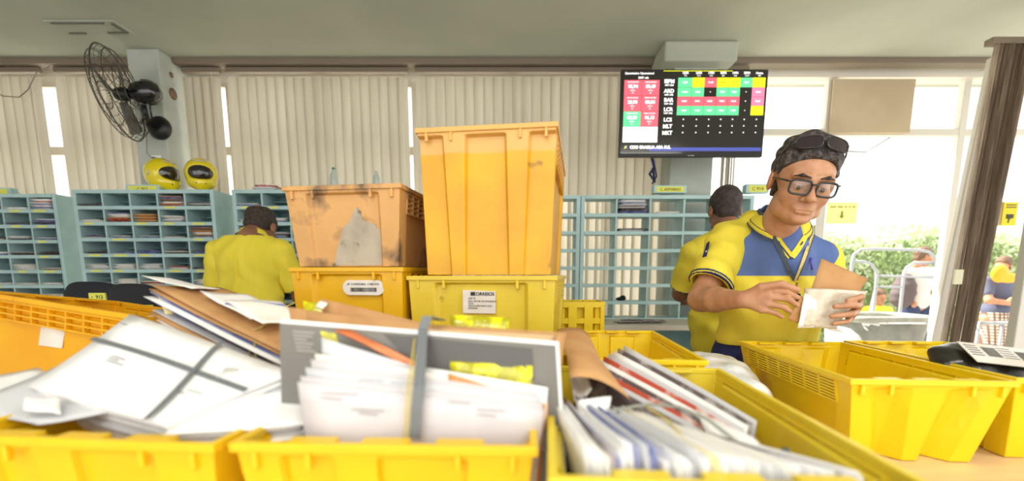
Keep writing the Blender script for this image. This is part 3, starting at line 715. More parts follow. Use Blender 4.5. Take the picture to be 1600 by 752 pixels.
def pile(corners, n, step, kinds, lab, group, jit=.008, h=.006, fan=(0,0,0), bow=0, seed=0, wav=.0008, first=None, name='letter', firstlab=None):
    A, B, C, D = corners; N = (C-A).cross(D-B).normalized()
    if N.z < 0: N = -N
    for i in range(n):
        o = -N*(step*i)+Vector(fan)*i+(J(jit) if i else Vector()); m_ = first if (i == 0 and first) else rr.choice(kinds)
        e = quad_slab(A+o, B+o+J(jit*.3), C+o+J(jit*.3), D+o+J(jit*.3), h*rr.uniform(.6,1), m_, name, bow, seed=seed+i, wav=wav)
        if i == 0 and firstlab: tag(e, firstlab, 'letter', None)
        else: tag(e, lab, 'letter', group)
# strapped white envelopes, front left
cA, cB, cD, cC = P(45,607,.74), P(205,492,.90), P(462,583,.72), P(262,666,.60)
pile((cA,cB,cD,cC), 11, .0085, MAILS['white'], 'large white envelope inside the strapped pile at front left', 'white envelopes in the strapped pile', .012, .008, wav=.0012, first=M_pw, firstlab='large white envelope on top of the strapped pile at front left')
cs = (P(255,672,.602), P(352,566,.72), P(500,592,.76), P(474,655,.62))
pile([p+Vector((0,0,-.009)) for p in cs], 7, .008, MAILS['white'], 'white envelope at the right side of the strapped pile', 'white envelopes beside the strapped pile', .008, .007, first=M_pw)
e = quad_slab(P(-60,640,.72), P(90,570,.82), P(215,640,.68), P(60,665,.64), .004, M_pg, seed=5, wav=.002); tag(e, 'loose pale paper sheet at the left end of the front left crate', 'letter')
e = quad_slab(P(-80,600,.85), P(60,575,.9), P(140,640,.7), P(-20,655,.7), .004, M_pw, seed=6, wav=.002); tag(e, 'loose white sheet sticking out beyond the strapped pile', 'letter')
e = quad_slab(P(36,640,.66), P(40,620,.7), P(92,622,.69), P(96,648,.65), .004, M_pw, seed=8, wav=.001); tag(e, 'small white card lying on the left crate rim', 'letter')
M_strap = mat('grey_strap', rgb(112,116,118), .6)
M_rub = mat('rubber_band', rgb(196,176,92), .5)
def ribbon(pts, w_, h_, m, name, label, cat, nrm=None):
    pts = [Vector(p) for p in pts]; c = sum(pts, Vector())/len(pts); mb = MB()
    dd = []
    for i in range(len(pts)):
        d = (pts[min(i+1,len(pts)-1)]-pts[max(i-1,0)]).normalized(); dd.append(d)
    nn = [Vector(nrm[i] if isinstance(nrm, list) else nrm) for i in range(len(pts))]
    vs = []
    for p, d, n_ in zip(pts, dd, nn):
        x = d.cross(n_).normalized(); n2 = x.cross(d).normalized()
        for a_, b_ in ((-1,-1),(1,-1),(1,1),(-1,1)): vs.append(p+x*(a_*w_/2)+n2*(b_*h_/2)-c)
    fs = [(i*4+k, i*4+(k+1)%4, (i+1)*4+(k+1)%4, (i+1)*4+k) for i in range(len(pts)-1) for k in range(4)]+[(3,2,1,0), tuple(len(pts)*4-4+k for k in range(4))]
    mb.add(vs, fs); return tag(mb.build(name, m, loc=c), label, cat)
Nt = ((cD-cA).cross(cC-cB)).normalized(); Nt = Nt if Nt.z > 0 else -Nt
def on_pile(px, py, lift=.0065):
    a_, dy, dz = ray(px, py); d = Vector((a_, dy, dz)); o = Vector((0,0,CAM_H)); pc = (cA+cB+cC+cD)/4+Nt*lift
    return o+d*((pc-o).dot(Nt)/d.dot(Nt))
def patch(u, v, lift=.0062): p = cA.lerp(cB,u).lerp(cC.lerp(cD,u), v); return p+Nt*lift
ribbon([patch(.60+.02*math.sin(4*v), v) for v in [-.0+.125*k for k in range(9)]], .009, .0016, M_strap, 'strap', 'grey plastic strap running across the white envelope pile', 'strap', Nt)
ribbon([patch(u, .60+.30*max(0,1-u)**1.2, .0082) for u in [-.02+.13*k for k in range(9)]], .009, .0016, M_strap, 'strap', 'grey plastic strap crossing down to the crate rim', 'strap', Nt)
# address marks on the top envelope
mb = MB()
for (u, v, l_) in ((.5,.22,.1),(.47,.225,.07),(.44,.23,.12),(.86,.02,.05),(.35,.76,.06),(.40,.80,.09)):
    p = patch(u, v, .0046); q = patch(u, v+l_, .0046); mb.bar(p, q, .002, .0004, up=Nt)
top_letter = [o for o in bpy.data.objects if o.get('label') == 'large white envelope on top of the strapped pile at front left'][0]
ap = mb.build('address_print', mat('print_grey', rgb(150,150,155), .8), top_letter, loc=-top_letter.location)
# slanting bundle behind it
ca, cb, cc, cd = P(236,447,1.02), P(345,450,1.16), P(490,508,1.0), P(452,556,.88)
pile((ca,cb,cc,cd), 12, .0078, [M_pw,M_pw,M_pg,M_pd,M_pk,M_pw2,M_pb], 'flat mail piece in the slanting bundle behind the white envelopes', 'mail in the slanting bundle', .012, .007, wav=.0014, first=M_pk, firstlab='kraft envelope on top of the slanting bundle')
e = quad_slab(P(222,431,1.06), P(262,436,1.14), P(345,452,1.12), P(300,452,1.02), .003, M_pw, seed=1, wav=.001); tag(e, 'white sheet jutting from the far end of the slanting bundle', 'letter')
e = quad_slab(P(312,456,1.02), P(386,462,1.1), P(452,492,1.0), P(392,498,.93), .003, M_pw, seed=2, wav=.002); tag(e, 'white letter lying on the kraft envelope of the slanting bundle', 'letter')
e = quad_slab(P(350,468,.99), P(440,470,1.04), P(470,500,.96), P(410,508,.90), .003, M_pw2, seed=3, wav=.002); tag(e, 'cream letter with blue edge on the slanting bundle', 'letter')
ribbon([P(352,475,.985), P(400,472,1.0), P(446,477,1.01)], .004, .003, M_pb, 'letter_edge', 'narrow blue printed strip on the cream letter', 'paper strip', (0,0,1))
ribbon([P(262,470,1.0)+Vector((0,0,-.03)), P(252,462,1.03), P(270,466,1.08)], .012, .004, M_py, 'rubber_band', 'yellowish band around the far end of the slanting bundle', 'rubber band', (0,0,1))
for (p0, p1, p2) in (((398,540,.915),(420,500,.985),(462,478,1.05)),((388,528,.93),(430,508,.95),(470,512,.94))):
    a_, b_, c_ = P(*p0), P(*p1), P(*p2); ribbon([a_+Vector((0,0,-.05)), a_+Vector((0,0,.008)), b_+Vector((0,0,.012)), c_+Vector((0,0,.008))], .003, .002, M_rub, 'rubber_band', ['thin yellow rubber band crossing the slanting bundle towards the grey book','second thin rubber band lower on the slanting bundle'][p0[0] == 388], 'rubber band', (0,-.4,1))
# ---- standing bundle of the front crate
def stand(TL, TR, Yt, Yb, zb=.94, h=.006, m=M_pw, bow=0, lab='', seed=0, inset=.012, name='letter', group=None, wav=.0006, Yr=None, cat='letter'):
    a_, b_ = P(TL[0],TL[1],Yt), P(TR[0],TR[1],Yr or Yt)
    d = (b_-a_).normalized(); dd = Vector((d.x, d.y, 0))
    c_ = Vector((b_.x, Yb+(b_.y-a_.y), zb))-dd*inset; d_ = Vector((a_.x, Yb, zb))+dd*inset
    e = quad_slab(a_, b_, c_, d_, h, m, name, bow, seed=seed, wav=wav)
    return tag(e, lab, cat, group)
M_pm = mat('paper_matte', rgb(216,210,212), .8, col2=rgb(206,200,203), nscale=9)
GW = 'white window envelopes in the front strapped bundle'; LW = 'white envelope standing in the front bundle below the grey book'
fr_ = [((466,597),(850,640),.610,.600),((470,588),(848,632),.620,.610),((478,574),(846,620),.630,.620),((486,562),(840,616),.640,.630),((492,553),(836,610),.650,.640)]
for i, (a_, b_, yt, yb) in enumerate(fr_): stand(a_, b_, yt, yb, h=.0075, m=[M_pm,M_pm,M_pg,M_pm,M_pw2][i], lab=LW, seed=i, group=GW, inset=.018)
stand((503,528),(655,575),.665,.655, h=.004, m=M_pg, lab='grey paper sheet rising at the left of the front bundle', inset=.0)
stand((664,574),(856,606),.662,.655, h=.004, m=M_pw, lab='white letter standing at the right side of the front bundle', inset=.01)
stand((700,583),(852,632),.645,.636, h=.003, m=mat('copper_paper', rgb(206,140,76), .4), lab='copper edged card inside the front bundle', inset=.01)
stand((803,606),(856,628),.668,.660, h=.004, m=mat('orange_paper', rgb(232,160,40), .4), lab='small orange sheet at the right end of the front bundle', inset=.0)
# orange strip of a packet
e = quad_slab(P(521,516,.684), P(546,514,.69), P(652,568,.672), P(640,574,.664), .006, mat('copper_film', rgb(206,112,66), .35, col2=rgb(224,140,90), nscale=20), seed=9, wav=.0012); tag(e, 'copper orange packet edge with white tab in the front bundle', 'packet')
# yellow film packets
M_film = mat('yellow_film', rgb(236,226,20), .25, col2=rgb(176,170,10), nscale=26, nlo=.45, nhi=.55, coat=.6, bump=.6, bscale=50)
def lump(cpt, r_, rot, m, name, label, cat, amp=.003, fr=60, h=.003):
    s_ = SDF([-a-.02 for a in [max(r_)]*3], [a+.02 for a in [max(r_)]*3], h)
    s_.ell((0,0,0), r_, rot=(0,0,0)); ph = sum(cpt)*7
    s_.disp(lambda X, Y, Z: amp*(np.sin(X*fr+ph)*np.cos(Y*fr*1.3+ph)+np.sin(Z*fr*1.1+X*fr*.7)))
    o = np_obj(name, s_.mesh(), m); o.location = cpt; o.rotation_euler = rot; return tag(o, label, cat)
stand((704,565),(832,572),.683,.676, zb=1.05, h=.006, m=M_film, lab='crumpled yellow film packet standing before the grey book', inset=.0, name='film_packet', cat='packet', wav=.002)
# the grey book
M_book = mat('book_cover', rgb(118,114,106), .35, col2=rgb(104,100,94), nscale=3)
bk_tl, bk_tr, bk_br, bk_bl = P(437,505,.700), P(868,540,.690), P(850,640,.672), P(462,622,.674)
bk = thing('book', 'grey covered book standing strapped in the front bundle', 'book', (bk_tl+bk_tr+bk_br+bk_bl)/4)
q = Vector(bk.location); back_n = (bk_tr-bk_tl).cross(bk_tl-bk_bl).normalized(); back_n = back_n if back_n.y > 0 else -back_n
dn = ((bk_bl-bk_tl)+(bk_br-bk_tr)).normalized()*.24
def hex_from(tl, tr, dnv, n0, n1): 
    return [p-q for p in (tl+dnv+back_n*n0, tr+dnv+back_n*n0, tr+dnv+back_n*n1, tl+dnv+back_n*n1)], [p-q for p in (tl+back_n*n0, tr+back_n*n0, tr+back_n*n1, tl+back_n*n1)]
MB().hexa(*hex_from(bk_tl, bk_tr, dn, 0, .0025)).build('cover', M_book, bk)
ins = (bk_tr-bk_tl).normalized()*.003
MB().hexa(*hex_from(bk_tl-dn.normalized()*.0065, bk_tr+ins*1.8-dn.normalized()*.0065, dn*1.01, .0027, .022)).build('page_block', mat('page_white', rgb(244,243,240), .7), bk)
MB().hexa(*hex_from(bk_tl, bk_tr, dn, .0223, .025)).build('cover', M_book, bk)
ex = (bk_tr-bk_tl).normalized(); ez = (bk_tl-bk_bl).normalized()
def bkpt(u, v): return bk_tl+ex*u-ez*v-back_n*.0008-q
mb = MB()
for i in range(6): mb.bar(bkpt(.018,.012+.006*i), bkpt(.018+[.034,.03,.02,.028,.024,.03][i],.012+.006*i), .0022, .0004, up=-back_n)
mb.build('cover_print', mat('print_pale', rgb(170,164,156), .7), bk)
mb = MB(); mb.add([bkpt(.062,.008), bkpt(.085,.010), bkpt(.088,.034), bkpt(.064,.032)], [(0,1,2,3)]); mb.build('yellow_sticker', M_film, bk)
mb = MB(); mb.add([bkpt(.16,.004), bkpt(.39,.008), bkpt(.38,.06), bkpt(.30,.058), bkpt(.20,.055)], [(0,1,2,3,4)]); mb.build('cover_panel', mat('book_panel', rgb(84,80,76), .4), bk)
# kraft parcels behind the book
kp = [((451,480),(560,500),.80,.82,M_pk,'kraft parcel corner sticking up behind the left of the book'),((500,467),(690,512),.84,.84,M_pk,'long folded kraft parcel rising behind the book'),((660,508),(884,520),.78,.76,M_pk,'kraft envelope standing behind the right side of the book'),((480,486),(760,520),.76,.75,M_pk,'kraft envelope just behind the grey book'),((640,512),(878,526),.745,.735,mat('paper_tan', rgb(214,180,138), .7),'tan envelope touching the back of the book')]
for i, (a_, b_, y0, y1, m_, lab) in enumerate(kp): stand(a_, b_, y0, y0-.01, Yr=y1, h=.014 if m_ is M_pk else .005, m=m_, lab=lab, seed=30+i, inset=.03, wav=.003, bow=.008)
e = quad_slab(P(869,522,.735), P(882,520,.75), P(868,625,.70), P(850,640,.69), .008, M_pk, seed=44, wav=.001); tag(e, 'kraft flap folded round the right end of the book', 'flap')
for i, (a_, b_, y0, lab) in enumerate((((476,470),(624,498),.885,'yellow film packet edge behind the kraft parcel'),((704,492),(796,497),.83,'yellow film packet sticking up below the square paper label'))): stand(a_, b_, y0, y0-.01, h=.012, m=M_film, lab=lab, inset=.02, name='film_packet', cat='packet', wav=.003)
e = quad_slab(P(492,480,.825), P(500,470,.83), P(512,474,.83), P(504,484,.825), .002, mat('clear_tape', rgb(235,228,214), .2, coat=.8), seed=3, wav=.001); tag(e, 'shiny pale tape strip on the kraft parcel', 'tape')
# strap and rubber bands of the front bundle
ribbon([P(690,504,.80)+Vector((0,0,.004)), P(668,507,.70)+Vector((0,0,.012)), P(661,514,.690), P(658,560,.640), P(655,605,.598), P(651,640,.592), P(648,685,.590)], .0150, .002, M_strap, 'strap', 'wide grey strap over the grey book and front bundle', 'strap', [(0,0,1),(0,-.5,1),(0,-1,.3),(0,-1,0),(0,-1,0),(0,-1,0),(0,-1,0)])
for k, xx in enumerate((636,642)): ribbon([P(xx+12,530,.680), P(xx+6,575,.628), P(xx,607,.600), P(xx-2,640,.592), P(xx-5,685,.590)], .0022, .002, M_rub, 'rubber_band', ['yellow rubber band left of the wide strap','second yellow rubber band touching the wide strap'][k], 'rubber band', (0,-1,0))
# window prints on the front envelope
mb = MB()
for (x0, x1, y_) in ((500,560,614),(500,535,622),(548,600,640),(560,590,646),(700,735,628),(745,790,640),(745,775,648),(560,600,593),(610,650,598)):
    mb.bar(P(x0,y_,.5985 if y_>600 else .6075), P(x1,y_+3,.5985 if y_>600 else .6075), .0016, .0005, up=(0,-1,0))
fl = [o for o in bpy.data.objects if o.get('group') == GW][0]; mb.build('address_print', MATS['print_grey'], fl, loc=-fl.location)
# ---- fanned letters crate
GF = 'letters fanned in the right mail crate'; rr = random.Random(77)
n = 46
for i in range(n):
    u = i/(n-1); x = .085+.315*u; lean = .022+.018*u; y0 = .475+.0*u+rr.uniform(-.004,.006); y1 = .76-.14*u+rr.uniform(-.03,.03)
    zt_ = 1.112-.03*u+rr.uniform(-.007,.007); zb_ = .90; m_ = rr.choice([M_pw,M_pw,M_pw,M_pw,M_pw2,M_pg,M_pg,M_pd]) if 2 < i else M_pw
    if 5 <= i <= 11: m_ = rr.choice([M_pb,M_pg,M_pw])
    if i in (21,): m_ = M_py
    sk = -.06*u
    e = quad_slab((x-lean+sk, y1, zt_-.01), (x-lean*.6+.012, y0, zt_+rr.uniform(-.008,.004)), (x+lean, y0+.01, zb_), (x+lean+sk, y1, zb_), rr.uniform(.003,.0055), m_, 'letter', rr.uniform(-.003,.003), seed=i, wav=.001)
    tag(e, 'letter standing on edge in the fanned row of the right mail crate', 'letter', GF)
e = quad_slab(P(905,625,.68), P(955,620,.70), P(950,665,.66), P(912,665,.65), .004, M_pw, seed=4, wav=.001); tag(e, 'folded white sheet sticking up at the left of the fanned letters', 'letter')
GM = 'magazines leaning behind the fanned letters'
for i in range(10):
    m_ = [M_pd,M_pg,M_pr,M_pd,M_pw,M_pr,M_pg,M_pw,M_pd,M_pg][i]
    a_, b_ = P(903+8*i, 578-4.2*i, .90+.014*i), P(1120+7*i, 694-4*i, .62+.014*i)
    c_ = Vector((b_.x-.02, b_.y-.015, .92)); d_ = Vector((a_.x-.02, a_.y-.015, .92))
    e = quad_slab(a_, b_, c_, d_, .007, m_, 'magazine', .006, seed=60+i, wav=.001)
    tag(e, 'magazine leaning diagonally behind the fanned letters', 'magazine', GM)
e = quad_slab(P(872,512,1.0), P(925,538,1.0), P(985,628,.735), P(893,590,.72), .003, M_pk, bow=-.016, seed=4, wav=.003); tag(e, 'curled kraft envelope between the book and the magazines', 'letter')
e = quad_slab(P(885,545,.93), P(905,540,.95), P(925,610,.76), P(897,628,.74), .003, M_pw2, bow=.01, seed=5, wav=.003); tag(e, 'creased cream paper tucked beside the curled kraft envelope', 'letter')
ribbon([P(893,676,.640), P(925,655,.66), P(965,640,.675), P(1012,632,.68), P(1060,636,.66), P(1105,655,.62), P(1150,690,.57)], .006, .002, mat('strap_pale', rgb(150,152,142), .6), 'strap', 'grey green strap arching over the fanned letters', 'strap', (0,-.3,1))
ribbon([P(1005,632,.69), P(1040,655,.62), P(1085,700,.54), P(1110,735,.50)], .003, .002, M_rub, 'rubber_band', 'thin rubber band lying across the fanned letters', 'rubber band', (0,-.3,1))
ribbon([P(1226,700,.575), P(1232,716,.57), P(1240,728,.555), P(1262,748,.53)], .012, .003, mat('dark_strap', rgb(96,98,92), .6), 'strap', 'dark grey strap end hanging inside the right mail crate', 'strap', (-1,0,.2))
# big sheets in the near right corner of that crate
e = quad_slab(P(1090,640,.72), P(1180,690,.62), P(1255,760,.50), P(1130,745,.50), .006, M_pw, seed=91, wav=.002); tag(e, 'large white sheet lying at the near right of the fanned letters', 'letter')
# ---- white bag between the crates, black parcel
M_bag = mat('white_film_bag', rgb(240,242,244), .3, col2=rgb(214,220,224), nscale=18, nlo=.45, nhi=.6, coat=.4, bump=.4, bscale=30)
s_ = SDF((-.14,-.27,-.11),(.14,.27,.16),.005); s_.cap((-.03,-.12,-.02),(-.03,.16,-.01),.085,.08).cap((.04,-.12,-.03),(.04,.15,-.01),.08,.075,k=.03).ell((.0,0,.03),(.09,.17,.045),k=.03)
s_.disp(lambda X, Y, Z: .004*(np.sin(X*55)*np.cos(Y*40)+np.sin(Y*62+Z*50)*.6)); s_.half((0,0,-1),.100)
bagc = Vector((.61,1.33,TZ+.1015)); bag = np_obj('plastic_bag', s_.mesh(), M_bag); bag.location = bagc; bag.rotation_euler = (0,0,R(-12))
tag(bag, 'white translucent plastic bag lying between two yellow crates', 'bag')
s_ = SDF((-.16,-.11,-.06),(.16,.11,.07),.004); s_.ell((0,0,0),(.145,.085,.042)).ell((.1,0,.01),(.05,.05,.035),k=.02)
s_.disp(lambda X, Y, Z: .003*(np.sin(X*80)*np.cos(Y*70)+np.sin(Y*90+Z*60)*.6)); pc = P(1548,572,1.17)
bp = np_obj('parcel', s_.mesh(), mat('black_film', rgb(30,28,26), .3, coat=.4, bump=.3, bscale=40)); bp.location = pc; bp.rotation_euler = (R(28),R(6),R(-8)); tag(bp, 'black plastic wrapped parcel with white label in the right crate', 'parcel')
lbm = MB(); lbm.box((-.095,-.05,.0),(.075,.035,.0015)); lb = lbm.build('shipping_label', M_lab, bp, loc=(0,-.012,.0475)); rr = random.Random(8); mb = MB()
for x0, x1, y0, y1 in ((-.05,-.02,-.02,.02),(.025,.06,-.03,.015)):
    x = x0
    while x < x1: w_ = rr.choice((.0012,.002)); mb.box((x,y0,.0016),(x+w_,y1,.002)); x += w_+.0016
for y_ in (.02,.01,0,-.01,-.02): mb.box((-.088,y_,.0016),(-.06,y_+.003,.002)); mb.box((-.014,y_,.0016),(.018,y_+.002,.002))
mb.build('barcode', M_ink, lb)
for i in range(4):   # folded card under the parcel so that it rests
    pass
sup = MB(); sup.box((-.10,-.06,TZ+.008-pc.z),(.10,.08,-.045)); o = sup.build('carton', M_pk, loc=pc+Vector((0,.02,0)), bevel=.003); o.rotation_euler=(0,0,R(-4)); tag(o, 'brown carton in the right crate below the black parcel', 'carton')
# ---- on top of the cabinets and counter
for i in range(5):
    e = envelope(.19-.01*i, .15, .008, [M_pw,M_pg,M_pw,M_pr,M_pw][i]); p = P(420,299,3.5); e.location = (p.x+.01*(i%2), 3.5, 1.913+.009*i); e.rotation_euler = (0,0,R(6*i-10)); tag(e, 'letter in the small pile on the cabinet behind the stooping man', 'letter', 'letters piled on the middle cabinet')
for i in range(3):
    e = envelope(.30, .12, .005, [M_pd,M_pg,M_pd][i]); p = P(990,508,3.2); e.location = (p.x+.02*i, 3.12, .979+.0056*i); e.rotation_euler = (0,0,R(5-6*i)); tag(e, 'magazine lying on the counter before the open backed cabinet', 'magazine', 'magazines on the counter')
def helmet(cx, cy, z, rz, label, visor_col):
    t = thing('helmet', label, 'helmet', (cx, cy, z), rz); t.scale = (.88,.88,.92)
    s_ = SDF((-.16,-.18,-.02),(.16,.16,.28),.004)
    s_.ell((0,.005,.145),(.122,.138,.122)).ell((0,-.03,.075),(.104,.125,.07),k=.03).cap((0,-.10,.045),(0,-.11,.05),.045,.04,k=.03)
    s_.half((0,0,-1),-.004,k=.01); s_.ell((0,.0,.10),(.100,.115,.098),k=.006,op='s'); s_.ell((0,-.14,.137),(.104,.10,.054),k=.012,op='s'); s_.cap((0,0,-.03),(0,0,.06),.085,.08,k=.005,op='s')
    np_obj('shell', s_.mesh(), mat('helmet_yellow', rgb(236,214,16), .2, coat=.8), t)
    s_ = SDF((-.15,-.17,.05),(.15,.1,.23),.0035); s_.ell((0,.004,.145),(.1175,.1335,.1175)); s_.ell((0,.004,.145),(.112,.128,.112),op='s',k=.002); s_.half((0,1,0),-.02); s_.half((0,0,1),.196); s_.half((0,0,-1),-.078)
    np_obj('visor', s_.mesh(), mat('visor_dark', rgb(34,28,26), .12, coat=.9), t)
    mb = MB(); mb.box((-.035,-.150,.045),(.035,-.142,.066)); mb.build('chin_vent', M_ink, t, bevel=.003)
    for s in (-1,1):
        mb = MB(); mb.lathe([(0,.121),(.022,.121),(.024,.114),(0,.112)], (0,.0,.14), 16, axis='x'); mb.v = [Vector((s*p.x,p.y,p.z)) for p in mb.v]; mb.build('visor_pivot', mat('helmet_grey', rgb(190,192,190), .3), t)
    mb = MB(); mb.bar((-.05,-.085,.228),(.05,-.085,.228),.03,.006); mb.build('brow_vent', mat('helmet_grey', rgb(190,192,190), .3), t, bevel=.002)
hp = P(252,300,3.47); helmet(hp.x, 3.50, 1.906, R(72), 'yellow helmet turned sideways on the cabinet below the fan', None)
hp = P(313,300,3.47); helmet(hp.x, 3.50, 1.906, R(30), 'yellow helmet facing forward on the cabinet beside the pillar', None)
def bottle(px, py, label, capc):
    p = P(px, py, 3.5); z0 = 1.906; t = thing('bottle', label, 'bottle', (p.x, 3.5, z0)); k = (p.z-z0)/.2
    MB().lathe([(0,0),(.028,.002),(.031,.02),(.029,.06),(.031,.07),(.031,.12),(.026,.145),(.013,.175*1),(.012,.185),(0,.186)], n=18).xf(Matrix.Scale(k,4)).build('bottle_body', mat('clear_plastic', rgb(225,232,228), .1, trans=.5, coat=.5), t)
    MB().lathe([(0,.1865),(.014,.1865),(.014,.2),(0,.201)], n=14).xf(Matrix.Scale(k,4)).build('bottle_cap', capc, t)
bottle(521,262,'clear plastic bottle with green cap behind the worn crate', mat('cap_green', rgb(70,140,120), .4))
bottle(588,266,'clear plastic bottle with white cap beside the tall crate', M_white)
# ------------------------------------------------------------------ people
from mathutils.bvhtree import BVHTree
M_skin = mat('skin', rgb(196,146,112), .5, col2=rgb(184,132,99), nscale=30, sss=.08, bump=.05, bscale=220)
M_skin2 = mat('skin_tan', rgb(150,104,78), .55, col2=rgb(140,94,70), nscale=20, sss=.1)
M_lip = mat('lips', rgb(150,88,74), .5)
M_shirt = mat('shirt_yellow', rgb(238,220,72), .8, col2=rgb(230,212,62), nscale=4, bump=.9, bscale=7, nstretch=(2.6,1,1.0))
M_navy = mat('navy_fabric', rgb(34,40,96), .85, bump=.2, bscale=14)
M_trim = mat('trim_navy', rgb(58,68,104), .8)
M_hair = mat('hair_dark', rgb(44,36,32), .6, col2=rgb(70,58,50), nscale=60, bump=.7, bscale=160)
M_hairg = mat('hair_greying', rgb(48,40,40), .5, col2=rgb(104,96,94), nscale=55, nlo=.45, nhi=.7, bump=.8, bscale=140)
M_shoe = mat('shoe_black', rgb(26,26,28), .5)
def two_tone(zsplit):                      # polo with a woven blue chest panel above the yellow body
    m = mat('shirt_two_tone', rgb(84,108,166), .8, bump=.9, bscale=7, nstretch=(2.6,1,1.0)); n = m.node_tree.nodes; l = m.node_tree.links; b = n['Principled BSDF']
    tc = n.new('ShaderNodeTexCoord'); sp = n.new('ShaderNodeSeparateXYZ'); l.new(tc.outputs['Object'], sp.inputs[0])
    r = n.new('ShaderNodeMapRange'); r.inputs[1].default_value = zsplit-.0012; r.inputs[2].default_value = zsplit+.0012; l.new(sp.outputs[2], r.inputs[0])
    mx = n.new('ShaderNodeMix'); mx.data_type = 'RGBA'; mx.inputs[6].default_value = rgb(236,218,72); mx.inputs[7].default_value = rgb(86,110,168)
    l.new(r.outputs[0], mx.inputs[0]); l.new(mx.outputs[2], b.inputs['Base Color']); return m
def head_sdf(s, h=.0021):
    g = SDF((-.12,-.16,-.20), (.12,.14,.15), h)
    g.ell((0,.018,.048),(.076,.094,.077)).ell((0,-.02,.02),(.070,.075,.075),k=.02)
    g.ell((0,-.032,-.045),(.057,.060,.068),k=.02).ell((0,-.055,-.088),(.038,.036,.026),k=.022)       # face, chin
    for e in (-1,1):
        g.ell((e*.040,-.062,-.030),(.026,.022,.026),k=.02)                    # cheekbone
        g.ell((e*.050,-.02,-.075),(.018,.035,.022),k=.02)                     # jaw angle
        g.cap((e*.012,-.097,.022),(e*.048,-.082,.024),.010,.008,k=.012)       # brow
        g.ell((e*.031,-.098,.001),(.019,.014,.013),k=.010,op='s')             # eye socket
        g.ell((e*.031,-.0805,-.003),(.0145,.0142,.0142),k=.003)                    # lid
        g.ell((e*.031,-.0955,-.0065),(.0125,.008,.0036),k=.0015,op='s')
        g.cap((e*.020,-.108,-.036),(e*.033,-.104,-.062),.0012,.0012,k=.006,op='s')  # fold beside the mouth
        g.ell((e*.0135,-.105,-.034),(.0085,.010,.008),k=.006)                 # nostril wing
        g.ell((e*.080,.010,-.002),(.010,.020,.031),(0,0,e*.35),k=.006); g.ell((e*.089,.006,.002),(.006,.011,.018),(0,0,e*.35),k=.004,op='s')
    g.cap((0,-.098,.014),(0,-.117,-.028),.0078,.0115,k=.008).ell((0,-.121,-.031),(.0120,.011,.0105),k=.006)
    g.ell((0,-.088,-.060),(.029,.011,.016),k=.014)
    g.ell((0,-.0965,-.0635),(.023,.006,.0042),k=.004).ell((0,-.0965,-.0722),(.020,.006,.0052),k=.004)
    g.cap((-.0,-.1035,-.0675),(.014,-.1025,-.0682),.0013,.0013,k=.003,op='s').cap((-.0,-.1035,-.0675),(-.014,-.1025,-.0682),.0013,.0013,k=.003,op='s').cap((.014,-.105,-.0682),(.026,-.098,-.0715),.0013,.001,k=.003,op='s').cap((-.014,-.105,-.0682),(-.026,-.098,-.0715),.0013,.001,k=.003,op='s')
    g.ell((0,-.085,-.094),(.020,.014,.013),k=.012)
    g.cap((0,.035,-.06),(0,.075,-.15),.052,.056,k=.015).cap((0,.015,-.075),(0,.05,-.14),.040,.050,k=.012)
    return g.mesh(s)
def hair_sdf(M, grow=.009, d=-.002, wav=.003, h=.0028, bald=False, low=-.075):
    g = SDF((-.12,-.14,-.14),(.12,.16,.17), h)
    g.ell((0,.018,.050),(.076+grow,.094+grow,.077+grow*1.5)).ell((0,-.015,.03),(.070+grow*.8,.080+grow*.5,.078+grow),k=.02).ell((0,.06,-.02),(.055+grow,.045+grow,.055),k=.02)
    g.disp(lambda X, Y, Z: wav*(np.sin(X*95+Y*40)*np.sin(Y*80+Z*60)+.6*np.sin(X*50-Z*90+Y*120)))
    g.half((0,-.648,-.761), d, k=.006).half((0,0,-1), -low)
    for e in (-1,1): g.ell((e*.092,.002,-.012),(.026,.036,.050),k=.004,op='s')
    if bald: g.ell((0,.085,.10),(.042,.040,.045),k=.01,op='s').ell((0,.06,.12),(.05,.055,.06),k=.01,op='s').ell((0,-.03,.13),(.06,.08,.06),k=.01,op='s')
    return g.mesh(M)
def limb(g, pts, rs, k=.02):
    for i in range(len(pts)-1): g.cap(pts[i], pts[i+1], rs[i], rs[i+1], k)
def hand(g, wrist, palm, fingers, thumb, r=.0092):
    """palm as a flat fan of metacarpals from the wrist to each knuckle; five separate bent fingers"""
    w_ = Vector(wrist)
    for i, f in enumerate(fingers):
        kn = Vector(f[0]); g.cap(w_.lerp(kn,.15), kn, .0175, .0125, .012)
    for i, f in enumerate(fingers):
        rr_ = r*(1, 1.04, 1, .86)[i]
        g.cap(f[0], f[1], rr_*1.16, rr_*1.02, .003).cap(f[1], f[2], rr_*1.02, rr_*.84, .002)
    g.cap(w_.lerp(Vector(thumb[0]),.2), thumb[0], .018, .014, .012); g.cap(thumb[0], thumb[1], .014, .0115, .004).cap(thumb[1], thumb[2], .0115, .0092, .002)
def rebase(root, loc):
    T = Matrix.Translation(-Vector(loc)); bpy.context.view_layer.update(); seen = set()
    def rec(o):
        if o.type == 'MESH' and o.data.name not in seen: o.data.transform(T); seen.add(o.data.name)
        for c in kids(o): rec(c)
    rec(root); root.location = loc
def caster(obs):
    bts = []
    for o in obs:
        me = o.data; bts.append(BVHTree.FromPolygons([v.co[:] for v in me.vertices], [tuple(p.vertices) for p in me.polygons]))
    def f(px, py, lift=.004):
        a_, dy, dz = ray(px, py); d = Vector((a_, dy, dz)).normalized(); best = None
        for b in bts:
            h_ = b.ray_cast(Vector((0,0,CAM_H)), d)
            if h_[0] is not None and (best is None or h_[3] < best[1]): best = (h_[0], h_[3], h_[1])
        if best is None: return P(px, py, 1.72), Vector((0,-1,0))
        n_ = best[2] if best[2].dot(d) < 0 else -best[2]
        return best[0]+n_*lift, n_
    return f
